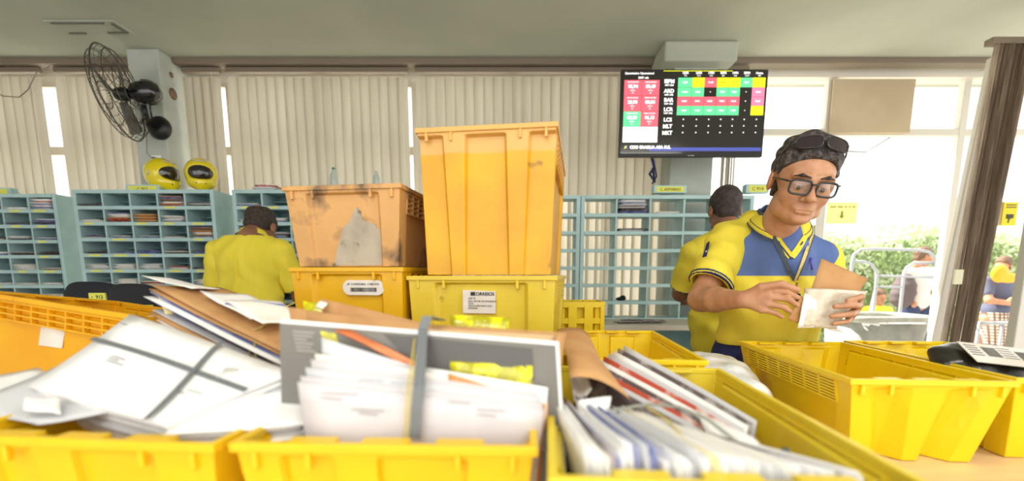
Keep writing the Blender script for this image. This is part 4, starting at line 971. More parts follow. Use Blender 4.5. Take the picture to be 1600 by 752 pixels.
def strip(pts, nrm, w_, h_, m, name, parent):
    o = ribbon(pts, w_, h_, m, name, 'x', 'x', nrm); c = Vector(o.location); o.data.transform(Matrix.Translation(c)); o.location = (0,0,0); o.parent = parent
    del o['label']; del o['category']; return o
def shoes(parent, pts, rz):
    for x, y in pts:
        g = SDF((x-.16,y-.2,-.01),(x+.16,y+.2,.14),.006); c_, s_ = math.cos(rz), math.sin(rz)
        g.cap((x,y,.045),(x+s_*.16,y-c_*.16,.035),.045,.04).cap((x,y,.06),(x,y,.10),.045,.05,k=.02); g.half((0,0,-1),-.002)
        np_obj('shoe', g.mesh(), M_shoe, parent)
# ================= man with glasses
HD = Vector((.945,1.545,1.600)); Mh = Matrix.Translation(HD) @ Euler((R(17),0,0)).to_matrix().to_4x4()
Mh = Matrix.Translation(HD) @ Matrix.Rotation(R(-12),4,'Z') @ Matrix.Rotation(R(9),4,'Y') @ Matrix.Rotation(R(17),4,'X') @ Matrix.Scale(1.10,4)
g = SDF((.60,1.32,1.02),(1.32,1.98,1.56),.0035)
g.ell((.985,1.78,1.32),(.17,.11,.18)).ell((.99,1.75,1.17),(.17,.13,.15),k=.04)
g.cap((.85,1.785,1.425),(1.16,1.76,1.38),.05,.05,k=.03); g.cap((.985,1.76,1.44),(.965,1.645,1.515),.060,.056,k=.02)
limb(g, [(.83,1.79,1.42),(.705,1.70,1.212)], [.052,.045]); limb(g, [(.705,1.70,1.212),(.715,1.60,1.215),(.738,1.465,1.222)], [.046,.043,.027], .015)
hand(g, (.738,1.465,1.222), None, [((.792,1.415,1.253),(.835,1.392,1.250),(.869,1.388,1.232)),((.795,1.410,1.233),(.838,1.385,1.228),(.868,1.388,1.209)),((.790,1.412,1.212),(.828,1.388,1.204),(.852,1.392,1.189)),((.780,1.420,1.193),(.812,1.398,1.184),(.832,1.398,1.172))],
     ((.772,1.420,1.262),(.818,1.392,1.273),(.862,1.383,1.256)))
limb(g, [(1.165,1.75,1.37),(1.195,1.725,1.205)], [.052,.045]); limb(g, [(1.195,1.725,1.205),(1.175,1.64,1.198),(1.125,1.515,1.188)], [.045,.042,.028], .015)
hand(g, (1.125,1.515,1.188), None, [((1.092,1.435,1.228),(1.066,1.392,1.234),(1.018,1.382,1.224)),((1.088,1.430,1.206),(1.042,1.384,1.210),(.975,1.374,1.206)),((1.083,1.434,1.184),(1.036,1.386,1.182),(.970,1.377,1.176)),((1.074,1.442,1.165),(1.034,1.398,1.158),(.984,1.384,1.153))],
     ((1.082,1.482,1.222),(1.035,1.472,1.238),(.995,1.468,1.245)))
man = np_obj('person', [g.mesh(), head_sdf(Mh)], M_skin)
tag(man, 'man in blue and yellow polo with glasses, holding wrapped mail', 'person')
def child(name, VQ, m, **k): return np_obj(name, VQ, m, man, **k)
# eyes, brows, hair
for e in (-1,1):
    mb = MB(); mb.lathe([(0,-.0128)]+[(.0128*math.cos(q),.0128*math.sin(q)) for q in [R(a) for a in range(-75,76,15)]]+[(0,.0128)], (0,0,0), 16); mb.xf(Mh @ Matrix.Translation((e*.031,-.0805,-.003))); ey = mb.build('eye', mat('eye_white', rgb(214,206,198), .3), man)
    mb = MB(); mb.lathe([(0,0),(.0058,0),(.0052,-.0014),(0,-.002)], (e*.031,-.0928,-.0075), 14, axis='y').xf(Mh); mb.build('iris', mat('iris', rgb(40,26,20), .2), ey)
    g = SDF((-.07,-.13,-.02),(.07,-.04,.06),.0016); g.cap((e*.013,-.1055,.022),(e*.034,-.1005,.0265),.0028,.003).cap((e*.034,-.1005,.0265),(e*.052,-.0885,.022),.003,.0018); child('eyebrow', g.mesh(Mh), M_hair)
child('hair', hair_sdf(Mh, .0085, -.001, .0045, low=-.055), M_hairg)
# moustache shade and lips
# glasses: two rounded rectangular rims, bridge, temples
M_gl = mat('glasses_frame', rgb(22,20,22), .25, coat=.5)
def rim_pts(cx, w_, h_, z0, y0, n=28):
    o = []
    for k in range(n):
        q = 2*PI*k/n; c_, s_ = math.cos(q), math.sin(q); f = (abs(c_)**4+abs(s_)**4)**(-.25)
        o.append((cx+w_*c_*f, y0+.0022*((cx+w_*c_*f)/.03)**2*1.0, z0+h_*s_*f*(.98 if s_ > 0 else 1)))
    return o
gl = MB()
for e in (-1,1): gl.tube(rim_pts(e*.0335,.0262,.0190,-.004,-.118), .0031, 8, closed=True)
gl.tube([(-.009,-.1195,.004),(0,-.1215,.007),(.009,-.1195,.004)], .0025, 8)
for e in (-1,1): gl.tube([(e*.059,-.110,.008),(e*.072,-.09,.008),(e*.082,.0,.006),(e*.083,.02,-.008)], .0024, 8)
gl.xf(Mh); go = gl.build('glasses', M_gl, man)
mg = MB()
for e in (-1,1):
    r_ = rim_pts(e*.0335,.0252,.0176,-.003,-.118); mg.add([(e*.0335,-.118,-.003)]+r_, [(0,k+1,(k+1)%28+1) for k in range(28)])
mg.xf(Mh); lens_m = bpy.data.materials.new('lens'); lens_m.use_nodes = True
nn = lens_m.node_tree.nodes; ll = lens_m.node_tree.links; nn.remove(nn['Principled BSDF']); t1 = nn.new('ShaderNodeBsdfTransparent'); t1.inputs[0].default_value = (.93,.95,.96,1); g1 = nn.new('ShaderNodeBsdfGlossy'); g1.inputs['Roughness'].default_value = .03; mx = nn.new('ShaderNodeMixShader'); mx.inputs[0].default_value = .10
ll.new(t1.outputs[0], mx.inputs[1]); ll.new(g1.outputs[0], mx.inputs[2]); ll.new(mx.outputs[0], nn['Material Output'].inputs[0]); mg.build('lens', lens_m, go)
# sunglasses pushed up into the hair
sg = MB(); sgl = MB()
Ms = Mh @ Matrix.Translation((0,-.020,.075)) @ Matrix.Rotation(R(-36),4,'X')
for e in (-1,1):
    rp = [(x, y-.070+.25*abs(x)**1.2*1.2, z) for x, y, z in rim_pts(e*.036,.030,.019,0,0)]; sg.tube(rp, .002, 8, closed=True)
    sgl.add([(e*.036,-.062,.0)]+rp, [(0,k+1,(k+1)%28+1) for k in range(28)], 0, True)
    sg.tube([(e*.066,-.050,.006),(e*.080,-.01,.0),(e*.084,.05,-.035)], .0024, 8)
sg.tube([(-.008,-.068,.004),(.008,-.068,.004)], .002, 8)
sg.xf(Ms); sgl.xf(Ms); so_ = sg.build('sunglasses', M_gl, man); sgl.build('dark_lens', mat('dark_lens', rgb(40,26,34), .06, coat=1), so_)
# shirt
folds = lambda X, Y, Z: .0045*np.sin(Z*44+X*26+3*np.sin(X*16)+2*np.sin(Z*9))*np.clip((1.34-Z)*4,0,1)+.0035*np.sin(X*70+Z*26+2*np.sin(Z*20))*np.clip((1.44-Z)*6,0,1)
g = SDF((.72,1.50,1.0),(1.30,1.98,1.56),.004)
g.ell((.99,1.78,1.33),(.195,.130,.175)).ell((.995,1.735,1.185),(.198,.155,.155),k=.05).ell((.995,1.765,1.07),(.185,.14,.11),k=.04)
g.cap((.855,1.785,1.425),(1.165,1.755,1.365),.070,.066,k=.04).cap((.985,1.775,1.43),(.972,1.715,1.49),.095,.078,k=.05).cap((.985,1.66,1.36),(.975,1.665,1.43),.085,.06,k=.06)
g.disp(folds); g.half((0,0,-1),-1.035)
g.cap((.98,1.74,1.46),(.955,1.62,1.58),.060,.066,k=.004,op='s')
shirt = child('shirt', g.mesh(), two_tone(1.297))
def sleeve(a_, b_, ra, rb, rag, pos=0):
    a_, b_ = Vector(a_), Vector(b_); d = (b_-a_).normalized()
    def base(o=0, ext=0):
        q = SDF((.58,1.54,1.12),(1.34,1.96,1.55),.004); q.cap(a_, b_+d*.09, ra+o, rb+o*1.2)
        for (p0, p1, r0, r1) in rag: q.cap(p0, p1, r0+o, r1+o, k=.03)
        q.disp(lambda X, Y, Z: .005*np.sin(Z*52+X*34+2*np.sin(Z*17))+.0025*np.sin(Y*80+Z*40+X*50)); return q
    q = base(); q.half(d, d.dot(b_)); q.cap(b_-d*.06, b_+d*.2, rb-.014, rb-.008, k=.003, op='s'); child('sleeve', q.mesh(), M_shirt)
    for o, lo, hi, m_ in ((.0035,-.006,.001,M_navy),(.0035,-.018,-.011,M_trim)):
        q = base(o); q.half(d, d.dot(b_)+hi); q.half(-d, -(d.dot(b_)+lo)); q.cap(b_-d*.06, b_+d*.2, rb-.004, rb-.004, k=.003, op='s'); child('sleeve_trim', q.mesh(), m_)
sleeve((.835,1.785,1.415),(.738,1.715,1.262),.078,.078,[((.835,1.785,1.42),(.915,1.765,1.490),.076,.052)])
sleeve((1.185,1.765,1.365),(1.205,1.73,1.26),.060,.062,[])
cst = caster([shirt]+[c for c in kids(man) if c.name.startswith('sleeve') and 'trim' not in c.name])
# collar: folded band round the neck, open to a V in front
nc, nax = Vector((.968,1.682,1.512)), Vector((-.06,-.42,1)).normalized()
ex_ = Vector((1,0,.0)); ex_ = (ex_-nax*ex_.dot(nax)).normalized(); ey_ = nax.cross(ex_)
vs = []; nA, nB = 40, 5
for i in range(nA+1):
    q = R(-90+22)+R(360-44)*i/nA; f = abs(i/nA-.5)*2
    for j in range(nB+1):
        v = j/nB; r_ = .070+.030*v+.010*f*v; z_ = .016-.016*f-(.040+.022*max(0,f-.6)*2.5)*v+.004*math.sin(PI*v); vs.append(nc+ex_*(math.cos(q)*r_)+ey_*(math.sin(q)*r_*1.02)+nax*z_)
mb = MB(); mb.add(vs, [(i*(nB+1)+j, i*(nB+1)+j+1, (i+1)*(nB+1)+j+1, (i+1)*(nB+1)+j) for i in range(nA) for j in range(nB)], 0, True)
co = mb.build('collar', M_shirt, man); sm = co.modifiers.new('s','SOLIDIFY'); sm.thickness = .003
mb = MB(); mb.tube([vs[i*(nB+1)+nB] for i in range(nA+1)], .0022, 6); mb.tube([vs[i*(nB+1)+nB-1]+nax*.002 for i in range(nA+1)], .0012, 6); mb.build('collar_stripe', M_trim, co)
def on(pts, lift=.004):
    r_ = [cst(px, py, lift) for px, py in pts]; return [a_ for a_, b_ in r_], [b_ for a_, b_ in r_]
p_, n_ = on([(1202,352),(1214,372),(1226,390),(1236,402)]); strip(p_, n_, .020, .0015, M_shirt, 'placket', man)
p_, n_ = on([(1266,352),(1256,372),(1246,390),(1237,402)]); strip(p_, n_, .020, .0015, M_shirt, 'placket', man)
p_, n_ = on([(1264,358),(1252,380),(1236,404)], .006); strip(p_, n_, .005, .0012, M_trim, 'placket_stripe', man)
p_, n_ = on([(1204,358),(1220,384),(1236,404)], .006); strip(p_, n_, .005, .0012, M_trim, 'placket_stripe', man)
# lanyard with keys
ld = mat('lanyard_dark', rgb(66,78,92), .7); ll2 = mat('lanyard_cream', rgb(214,196,128), .7)
lan = MB().box((0,0,0),(.001,.001,.001)).build('lanyard', ld, man); lan.data.clear_geometry()
p_, n_ = on([(1188,330),(1196,344),(1208,366),(1222,396),(1233,420),(1241,436)], .011); strip(p_, n_, .0135, .0016, ld, 'lanyard_band', man)
p_, n_ = on([(1270,352),(1264,372),(1256,396),(1248,418),(1243,436)], .011); strip(p_, n_, .0115, .0016, ll2, 'lanyard_band', man)
p_, n_ = on([(1273,352),(1267,372),(1259,396),(1250,418),(1244,436)], .013); strip(p_, n_, .003, .0012, ld, 'lanyard_edge', man)
bpy.data.objects.remove(lan)
q, _ = cst(1243,440,.016)
mb = MB(); mb.tube([q, q+Vector((0,-.002,-.022))], .004, 8); mb.tube([q+Vector((.008*math.cos(a_), -.002, -.028+.008*math.sin(a_))) for a_ in [2*PI*k/12 for k in range(12)]], .0014, 6, closed=True); mb.build('lanyard_clip', mat('brass', rgb(170,120,60), .3, metal=.8), man)
mb = MB(); mb.box((q.x-.010,q.y-.010,q.z-.070),(q.x+.012,q.y+.0,q.z-.036)); mb.build('whistle', M_black, man, bevel=.004)
mb = MB(); mb.box((q.x-.004,q.y-.012,q.z-.084),(q.x+.006,q.y-.004,q.z-.066)); mb.build('key_fob', mat('fob', rgb(216,208,170), .4), man, bevel=.002)
# pen at the chest, emblem on the sleeve
q, n2 = cst(1265,408,.006); mb = MB(); mb.tube([q+Vector((-.002,0,.012)), q+Vector((.004,-.003,-.03))], .004, 8); mb.build('pen', mat('pen_violet', rgb(92,82,190), .3), man)
p_, n_ = on([(1107,379),(1104,392),(1101,402)], .002); strip(p_, n_, .016, .0015, M_navy, 'sleeve_badge', man)
p_, n_ = on([(1106,386),(1104,395)], .0035); strip(p_, n_, .007, .001, mat('badge_pale', rgb(200,206,224), .6), 'badge_mark', man)
# trousers and shoes
g = SDF((.74,1.52,.03),(1.24,2.0,1.16),.008)
g.ell((.995,1.785,1.02),(.172,.135,.12)); limb(g, [(.90,1.79,.98),(.895,1.80,.52),(.89,1.84,.10)], [.098,.07,.058]); limb(g, [(1.09,1.78,.98),(1.10,1.79,.52),(1.11,1.83,.10)], [.098,.07,.058])
g.half((0,0,1),1.10).half((0,0,-1),-.06); child('trousers', g.mesh(), M_navy)
shoes(man, [(.89,1.85),(1.11,1.84)], R(0)); rebase(man, Vector((1.0,1.8,0)))
# what he holds
hk = quad_slab(P(1262,470,1.462), P(1284,404,1.485), P(1357,436,1.475), P(1330,474,1.46), .005, M_pk, name='kraft_envelope', seed=3, wav=.001); tag(hk, 'flat kraft envelope held upright by the man with glasses', 'envelope')
hb = quad_slab(P(1246,512,1.408), P(1262,450,1.424), P(1354,455,1.430), P(1302,514,1.412), .020, mat('mail_wrap', rgb(226,216,198), .35, col2=rgb(208,196,176), nscale=30, bump=.9, bscale=24, coat=.2), name='wrapped_parcel', n=22, seed=12, wav=.0055); tag(hb, 'crumpled cream plastic wrapped parcel gripped by the man with glasses', 'parcel')
hw = quad_slab(P(1245,513,1.395), P(1258,458,1.403), P(1276,470,1.400), P(1272,512,1.396), .003, M_pw, name='letter', seed=5, wav=.002); tag(hw, 'white folded letter at the left edge of the held parcel', 'letter')
hk2 = quad_slab(P(1230,500,1.402), P(1252,462,1.412), P(1262,480,1.412), P(1250,506,1.404), .003, M_pk, name='letter', seed=6, wav=.001); tag(hk2, 'brown paper edge pinched between the fingers of the man with glasses', 'letter')
hw2 = quad_slab(P(1270,506,1.43), P(1290,500,1.43), P(1318,520,1.425), P(1296,516,1.42), .002, M_pw2, name='letter', seed=7, wav=.002); tag(hw2, 'cream paper corner jutting below the held parcel', 'letter')
# ================= man seen from behind, next to him
def back_person(cx, Y, hz, label, face_rz, pitch, shw, hairm, bald=False, arms=None, zhem=1.0, stoop=0.0, trous=M_navy, skin=M_skin2, sc_=1.0, shirtm=None, neck=0):
    Hc = Vector((cx, Y+stoop*1.5, hz)); M = Matrix.Translation(Hc) @ Matrix.Rotation(R(180)+face_rz,4,'Z') @ Matrix.Rotation(pitch,4,'X') @ Matrix.Scale(sc_,4)
    zs = hz-.215-stoop*.1+neck; ys = Y+stoop*.25; A = arms
    lo = (cx-.42, Y-.35, .92); hi = (cx+.42, Y+.62, hz-.06)
    g = SDF(lo, hi, .005); g.ell((cx,ys,zs-.10),(shw*.80,.11,.19)); g.cap((cx-shw*.75,ys,zs),(cx+shw*.75,ys,zs),.05,.05,k=.03)
    g.cap((cx,ys,zs+.0),(Hc.x,Hc.y-.035,hz-.09),.062,.058,k=.02)
    for s_, (el, wr) in zip((-1,1), A):
        limb(g, [(cx+s_*shw*.86,ys,zs-.01), el], [.053,.043]); limb(g, [el, wr], [.044,.028], .015)
        d = (Vector(wr)-Vector(el)).normalized(); side = Vector((1,0,0)); w_ = Vector(wr)
        fs = []
        for k in range(4): kn = w_+d*.075+side*((k-1.5)*.019); fs.append((kn, kn+d*.038+Vector((0,0,-.008)), kn+d*.055+Vector((0,0,-.03))))
        hand(g, w_, None, fs, (w_+d*.03-side*.035*s_, w_+d*.06-side*.042*s_, w_+d*.085-side*.036*s_+Vector((0,0,-.01))))
    pr = np_obj('person', [g.mesh(), head_sdf(M, .003)], skin); tag(pr, label, 'person')
    np_obj('hair', hair_sdf(M, .007, .010, .0012, .0032, bald), hairm, pr)
    g = SDF((cx-.42,Y-.40,.8),(cx+.42,Y+.5,hz-.05),.006)
    g.ell((cx,ys,zs-.09),(shw*.93,.135,.20)).cap((cx-shw*.72,ys,zs-.01),(cx+shw*.72,ys,zs-.01),.068,.068,k=.05)
    g.ell((cx,ys+.01-stoop*.3,zs-.33),(shw*.86,.15,.20),k=.06).ell((cx,ys-stoop*.35,zs-.46),(shw*.84,.145,.13),k=.05)
    g.cap((cx,ys,zs+.02),(Hc.x,Hc.y-.05,hz-.125),.080,.068,k=.03)
    g.disp(lambda X, Y_, Z: .008*np.sin(Z*36+X*30+2.5*np.sin(X*13+cx)+2*np.sin(Z*11))*np.clip((zs-.02-Z)*5,0,1)+.005*np.sin((X-cx)*48+Z*26*np.sign(X-cx)+2*np.sin(Z*15))); g.half((0,0,-1),-zhem)
    g.cap((Hc.x,Hc.y-.04+stoop*.4,hz-.15),(Hc.x,Hc.y-.02+stoop*.4,hz),.058,.064,k=.004,op='s')
    np_obj('shirt', g.mesh(), shirtm or M_shirt, pr)
    for s_, (el, wr) in zip((-1,1), A):
        a_ = Vector((cx+s_*shw*.84,ys,zs-.02)); b_ = a_.lerp(Vector(el),.82); d = (b_-a_).normalized()
        def bs(o): 
            q = SDF((cx-.45,Y-.35,zs-.42),(cx+.45,Y+.55,zs+.12),.006); q.cap(a_,b_+d*.08,.073+o,.072+o); q.disp(lambda X,Y_,Z: .003*np.sin(Z*55+X*30)); return q
        q = bs(0); q.half(d,d.dot(b_)); q.cap(b_-d*.06,b_+d*.2,.060,.064,k=.003,op='s'); np_obj('sleeve', q.mesh(), shirtm or M_shirt, pr)
        q = bs(.0015); q.half(d,d.dot(b_)-.002); q.half(-d,-(d.dot(b_)-.012)); q.cap(b_-d*.06,b_+d*.2,.068,.068,k=.003,op='s'); np_obj('sleeve_trim', q.mesh(), M_trim, pr)
    # collar band
    base = Vector((Hc.x, Hc.y-.05-stoop*.25, hz-.135+neck*.35+stoop*.55)); vs = []
    tilt = Vector((0,.25+stoop,1)).normalized(); ex2 = Vector((1,0,0)); ey2 = tilt.cross(ex2)
    for i in range(33):
        q = R(-250+20)+R(320)*i/32
        for j in range(5): v = j/4; r_ = .066+.022*v; vs.append(base+ex2*math.cos(q)*r_+ey2*math.sin(q)*r_+tilt*(.022-.040*v))
    mb = MB(); mb.add(vs, [(i*5+j,i*5+j+1,(i+1)*5+j+1,(i+1)*5+j) for i in range(32) for j in range(4)], 0, True); co = mb.build('collar', shirtm or M_shirt, pr); sm = co.modifiers.new('s','SOLIDIFY'); sm.thickness = .004
    mb = MB(); mb.tube([vs[i*5+4] for i in range(33)], .002, 6); mb.build('collar_stripe', M_trim, co)
    g = SDF((cx-.25,Y-.35,.03),(cx+.25,Y+.35,zhem+.12),.009); yb = ys-stoop*.4; g.ell((cx,yb,zhem-.03),(shw*.80,.13,.12))
    limb(g, [(cx-.09,yb,zhem-.08),(cx-.095,yb,.50),(cx-.10,yb-.02,.10)], [.095,.07,.058]); limb(g, [(cx+.09,yb,zhem-.08),(cx+.095,yb,.50),(cx+.10,yb-.02,.10)], [.095,.07,.058]); g.half((0,0,1),zhem+.06).half((0,0,-1),-.06)
    np_obj('trousers', g.mesh(), trous, pr); shoes(pr, [(cx-.10,yb),(cx+.10,yb)], R(180)); rebase(pr, Vector((cx,Y,0))); return pr
hx = P(1129,300,2.35)
back_person(hx.x+.045, 2.38, 1.625, 'man in plain yellow polo seen from behind next to the man with glasses', R(-8), R(12), .18, mat('hair_black', rgb(48,40,38), .7, col2=rgb(66,56,52), nscale=60, bump=.5, bscale=160), arms=(((hx.x-.12,2.52,1.20),(hx.x-.03,2.70,1.17)),((hx.x+.25,2.48,1.19),(hx.x+.10,2.68,1.17))), zhem=.84, stoop=.02, sc_=.92, neck=.02)
hx = P(389,345,2.66)
back_person(hx.x, 2.62, 1.575, 'stooping man in yellow polo sorting mail at the teal cabinets', R(4), R(38), .205, M_hair, bald=True, arms=(((hx.x-.235,2.68,1.14),(hx.x-.08,2.88,1.12)),((hx.x+.235,2.72,1.17),(hx.x+.17,2.90,1.20))), zhem=.96, stoop=.10, neck=.10)
# ------------------------------------------------------------------ wall screen with the performance board
SY = 3.3
def scr(px, py): return P(px, py, SY)
tvx0, tvx1, tvz1, tvz0 = .2243*SY, .5255*SY, CAM_H+.4173*SY, CAM_H+.2458*SY
W, H = tvx1-tvx0, tvz1-tvz0
tv = thing('television', 'black wall television showing a board of coloured figures', 'television', ((tvx0+tvx1)/2, SY, (tvz0+tvz1)/2))
mb = MB(); mb.box((-W/2,0,-H/2),(W/2,.035,H/2)); mb.box((-W*.3,.035,-H*.38),(W*.3,.065,H*.25)); mb.build('housing', M_black, tv, bevel=.004)
def em(name, c, s=.85): return mat(name, c, .25, emit=c, estr=s)
S_k = mat('screen_black', rgb(20,20,22), .12, coat=.6, emit=rgb(34,30,26), estr=.5)
E = {'R': em('led_red', rgb(236,84,98)), 'G': em('led_green', rgb(84,186,128)), 'Y': em('led_yellow', rgb(214,220,30)), 'W': em('led_white', rgb(238,238,238)), 'B': em('led_blue', rgb(62,70,140)), 'P': em('led_pink', rgb(222,110,140))}
scp = MB().box((-W/2+.009,-.0015,-H/2+.022),(W/2-.009,-.0005,H/2-.009)).build('screen', S_k, tv)
sx = lambda u: -W/2+.009+u*(W-.018)
sz = lambda v: H/2-.009-v*(H-.031)
def cell(u0, u1, v0, v1, c, nm='coloured_cell'): MB().box((sx(u0)+.001,-.0028,sz(v1)+.001),(sx(u1)-.001,-.0016,sz(v0)-.001)).build(nm, E[c], scp)
def tx(s, u, v, size, al='CENTER', bold=.0): return text_part(s, size, frameM((sx(u),-.0034,sz(v)),(1,0,0),(0,0,1)), None, align=al, bold=bold, ext=.0002)
T = []; TD = []
vr = [.112,.298,.486,.672,.865]; ur = [.012,.135,.258]
nums = [['95,94','89,49'],['28,90','89,84'],['88,39','96,13'],['- %','- %']]
for r_ in range(4):
    for c_ in range(2):
        col = [['R','R'],['R','R'],['G','R'],['W','W']][r_][c_]; cell(ur[c_], ur[c_+1], vr[r_], vr[r_+1], col)
        um, v0, dv = (ur[c_]+ur[c_+1])/2, vr[r_], vr[r_+1]-vr[r_]
        if r_ < 3: T += [tx('INDICADOR', um, v0+dv*.14, .014), tx(nums[r_][c_], um, v0+dv*.42, .030, bold=.0012), tx('META', um, v0+dv*.68, .013), tx('95', um, v0+dv*.84, .013)]
        else: TD.append(tx('-  %', um, v0+dv*.45, .018))
uc = [.385,.483,.570,.655,.738,.820,.902,.992]; vc = [.082,.200,.310,.420,.535]
grid = ['GYRYYGY','GGKGGKP','RRRRRKP','GGGGGKY']
vals = ['95,80 95,71 91,40 94,60 94,10 98,11 94,57','100,00 98,41 - 97,07 98,21 - 82,46','87,04 89,41 80,95 79,09 81,41 - 83,60','96,88 96,40 95,67 95,43 96,07 - 94,32']
for r_ in range(4):
    vv = vals[r_].split()
    for c_ in range(7):
        um, vm = (uc[c_]+uc[c_+1])/2, (vc[r_]+vc[r_+1])/2
        if grid[r_][c_] != 'K': cell(uc[c_], uc[c_+1], vc[r_], vc[r_+1], grid[r_][c_])
        (TD if grid[r_][c_] == 'Y' else T).append(tx('+' if vv[c_] == '-' else vv[c_], um, vm, .0155, bold=.0004))
for r_, v_ in enumerate((.585,.665,.745)):
    for c_ in range(7): T.append(tx('+', (uc[c_]+uc[c_+1])/2, v_, .018, bold=.0008))
for s_, v_ in (('IEPM',.13),('ARD',.245),('BAR',.352),('LCR',.465),('LCS',.59),('MLT',.67),('MKT',.75)):
    T.append(tx(s_, .325, v_, .034, bold=.0012))
    if v_ < .5: T.append(tx('DIST URB', .325, v_+.045, .014, bold=.0004))
for c_, s_ in enumerate(('15/01','16/01','17/01','18/01','19/01','20/01','Acum.')):
    um = (uc[c_]+uc[c_+1])/2; T += [tx(s_, um, .030, .020, bold=.0006), tx(['TER','QUA','QUI','SEX','SAB','DOM','MES'][c_], um, .062, .012)]
T += [tx('Quantitativo Operacional', .015, .034, .019, 'LEFT', .0004), tx('20/01 atb.', .145, .086, .018, bold=.0006), tx('CDD BRASILIA ASA SUL', .065, .925, .027, 'LEFT', .0014)]
cell(.20, .995, .925, .972, 'B', 'blue_bar'); cell(.28, .76, .0, .010, 'Y', 'yellow_bar')
merge(T).build('lettering', E['W'], scp); merge(TD).build('dark_lettering', mat('led_grey', rgb(150,140,60), .4), scp)
lg = arrow_logo(frameM((sx(.035),-.0034,sz(.925)),(1,0,0),(0,0,1)), .014, None); lg.m = [0,1]; lg.build('logo', [E['Y'], em('led_lilac', rgb(150,160,230))], scp)
mb = MB(); mb.box((-.02,-.001,-H/2+.006),(.0,-.0002,-H/2+.010)); mb.box((.004,-.001,-H/2+.005),(.022,-.0002,-H/2+.012)); mb.build('badge', M_grey, tv)
mb = MB(); mb.box((-.10,.065,-.10),(.10,.08,.10)); mb.bar((0,.08,0),(.18,.30,0),.05,.04); mb.bar((.18,.30,0),(.13,.41,0),.05,.04); mb.box((.06,.405,-.12),(.20,.418,.12)); mb.build('wall_mount', M_black, tv)
cb = MB(); q = Vector(tv.location); cb.tube([P(1018,246,3.36)-q, P(1022,262,3.45)-q, P(1015,272,3.6)-q, P(1023,284,3.68)-q, P(1020,262,3.66)-q], .009, 8); cb.tube([P(1021,250,3.4)-q, P(1026,276,3.5)-q, P(1019,287,3.6)-q], .006, 8); cb.build('cable', M_navy, tv)
# ------------------------------------------------------------------ high work chairs
def chair(px0, px1, pyt, Y, label, tagtxt, tpx):
    a_, b_ = P(px0, pyt+20, Y), P(px1, pyt+20, Y); zt_ = P(px0, pyt, Y).z; W = (b_.x-a_.x); cx = (a_.x+b_.x)/2
    t = thing('work_chair', label, 'chair', (cx, Y+.25, 0), 0); n = 12; vs = []
    for s_ in (0,1):
        for i in range(n+1):
            for j in range(n+1):
                u, v = i/n*2-1, j/n*2-1; k = (1-.5*(abs(v))**3); f = (1-abs(u)**3.2*.22)
                vs.append((u*W/2*(.88+.12*(1-abs(v)**4)), -.25-.05*(1-u*u)+.0+(.035 if s_ else 0)*((1-abs(u)**4)*(1-abs(v)**4)+.25), zt_-.19+v*.19*(1-.22*abs(u)**3)))
    M_ = (n+1)**2; fs = [(i*(n+1)+j,(i+1)*(n+1)+j,(i+1)*(n+1)+j+1,i*(n+1)+j+1) for i in range(n) for j in range(n)]; fs += [tuple(M_+k for k in f[::-1]) for f in fs]
    for j in range(n): fs += [(j,j+1,M_+j+1,M_+j),(n*(n+1)+j+1,n*(n+1)+j,M_+n*(n+1)+j,M_+n*(n+1)+j+1),(j*(n+1),M_+j*(n+1),M_+(j+1)*(n+1),(j+1)*(n+1)),((j+1)*(n+1)+n,M_+(j+1)*(n+1)+n,M_+j*(n+1)+n,j*(n+1)+n)]
    MB().add(vs, fs, 0, True).build('backrest', M_dark, t)
    MB().box((-.04,-.235,.78),(.04,-.21,zt_-.12)).build('back_bar', M_black, t, bevel=.004)
    MB().lathe([(0,.80),(.20,.80),(.215,.82),(.21,.85),(.17,.865),(0,.868)], n=28).build('seat', M_dark, t)
    MB().lathe([(0,.05),(.03,.05),(.03,.5),(.018,.5),(.018,.80),(0,.80)], n=16).build('gas_post', M_black, t)
    fr = MB(); fr.tube([(.2*math.cos(2*PI*k/24),.2*math.sin(2*PI*k/24),.34) for k in range(24)], .011, 8, closed=True)
    for k in range(3): fr.tube([(0,0,.34),(.2*math.cos(2*PI*k/3),.2*math.sin(2*PI*k/3),.34)], .007, 6)
    fr.build('foot_ring', M_steel, t)
    for k in range(5):
        q = 2*PI*k/5; l_ = MB(); l_.tube([(0,0,.10),(.22*math.cos(q),.22*math.sin(q),.055)], [.026,.016], 8); lg = l_.build('leg', M_black, t)
        MB().lathe([(0,-.012),(.024,-.012),(.024,.012),(0,.012)], (.22*math.cos(q),.22*math.sin(q),.027), 14, axis='x').build('caster', M_black, lg)
    mb = MB(); x0 = tpx[0]; A_ = P(tpx[0], tpx[3], Y-.06)-Vector(t.location); B_ = P(tpx[1], tpx[2], Y-.06)-Vector(t.location)
    mb.box((A_.x, -.308, A_.z),(B_.x, -.298, B_.z)); tg = mb.build('chair_tag', M_tagy, t)
    merge([text_part(tagtxt, (B_.z-A_.z)*.6, frameM(((A_.x*.35+B_.x*.65), -.3086, (A_.z+B_.z)/2),(1,0,0),(0,0,1)), None, bold=.0004), arrow_logo(frameM((A_.x*.8+B_.x*.2,-.3086,(A_.z+B_.z)/2),(1,0,0),(0,0,1)), .006, None)]).build('lettering', M_ink, tg)
chair(96, 205, 440, 2.42, 'black high work chair farther back near the far left cabinet', '912', (139,163,458,471))
chair(164, 268, 443, 2.1, 'black high work chair nearer the slanting mail bundle', '306', (207,236,477,491))
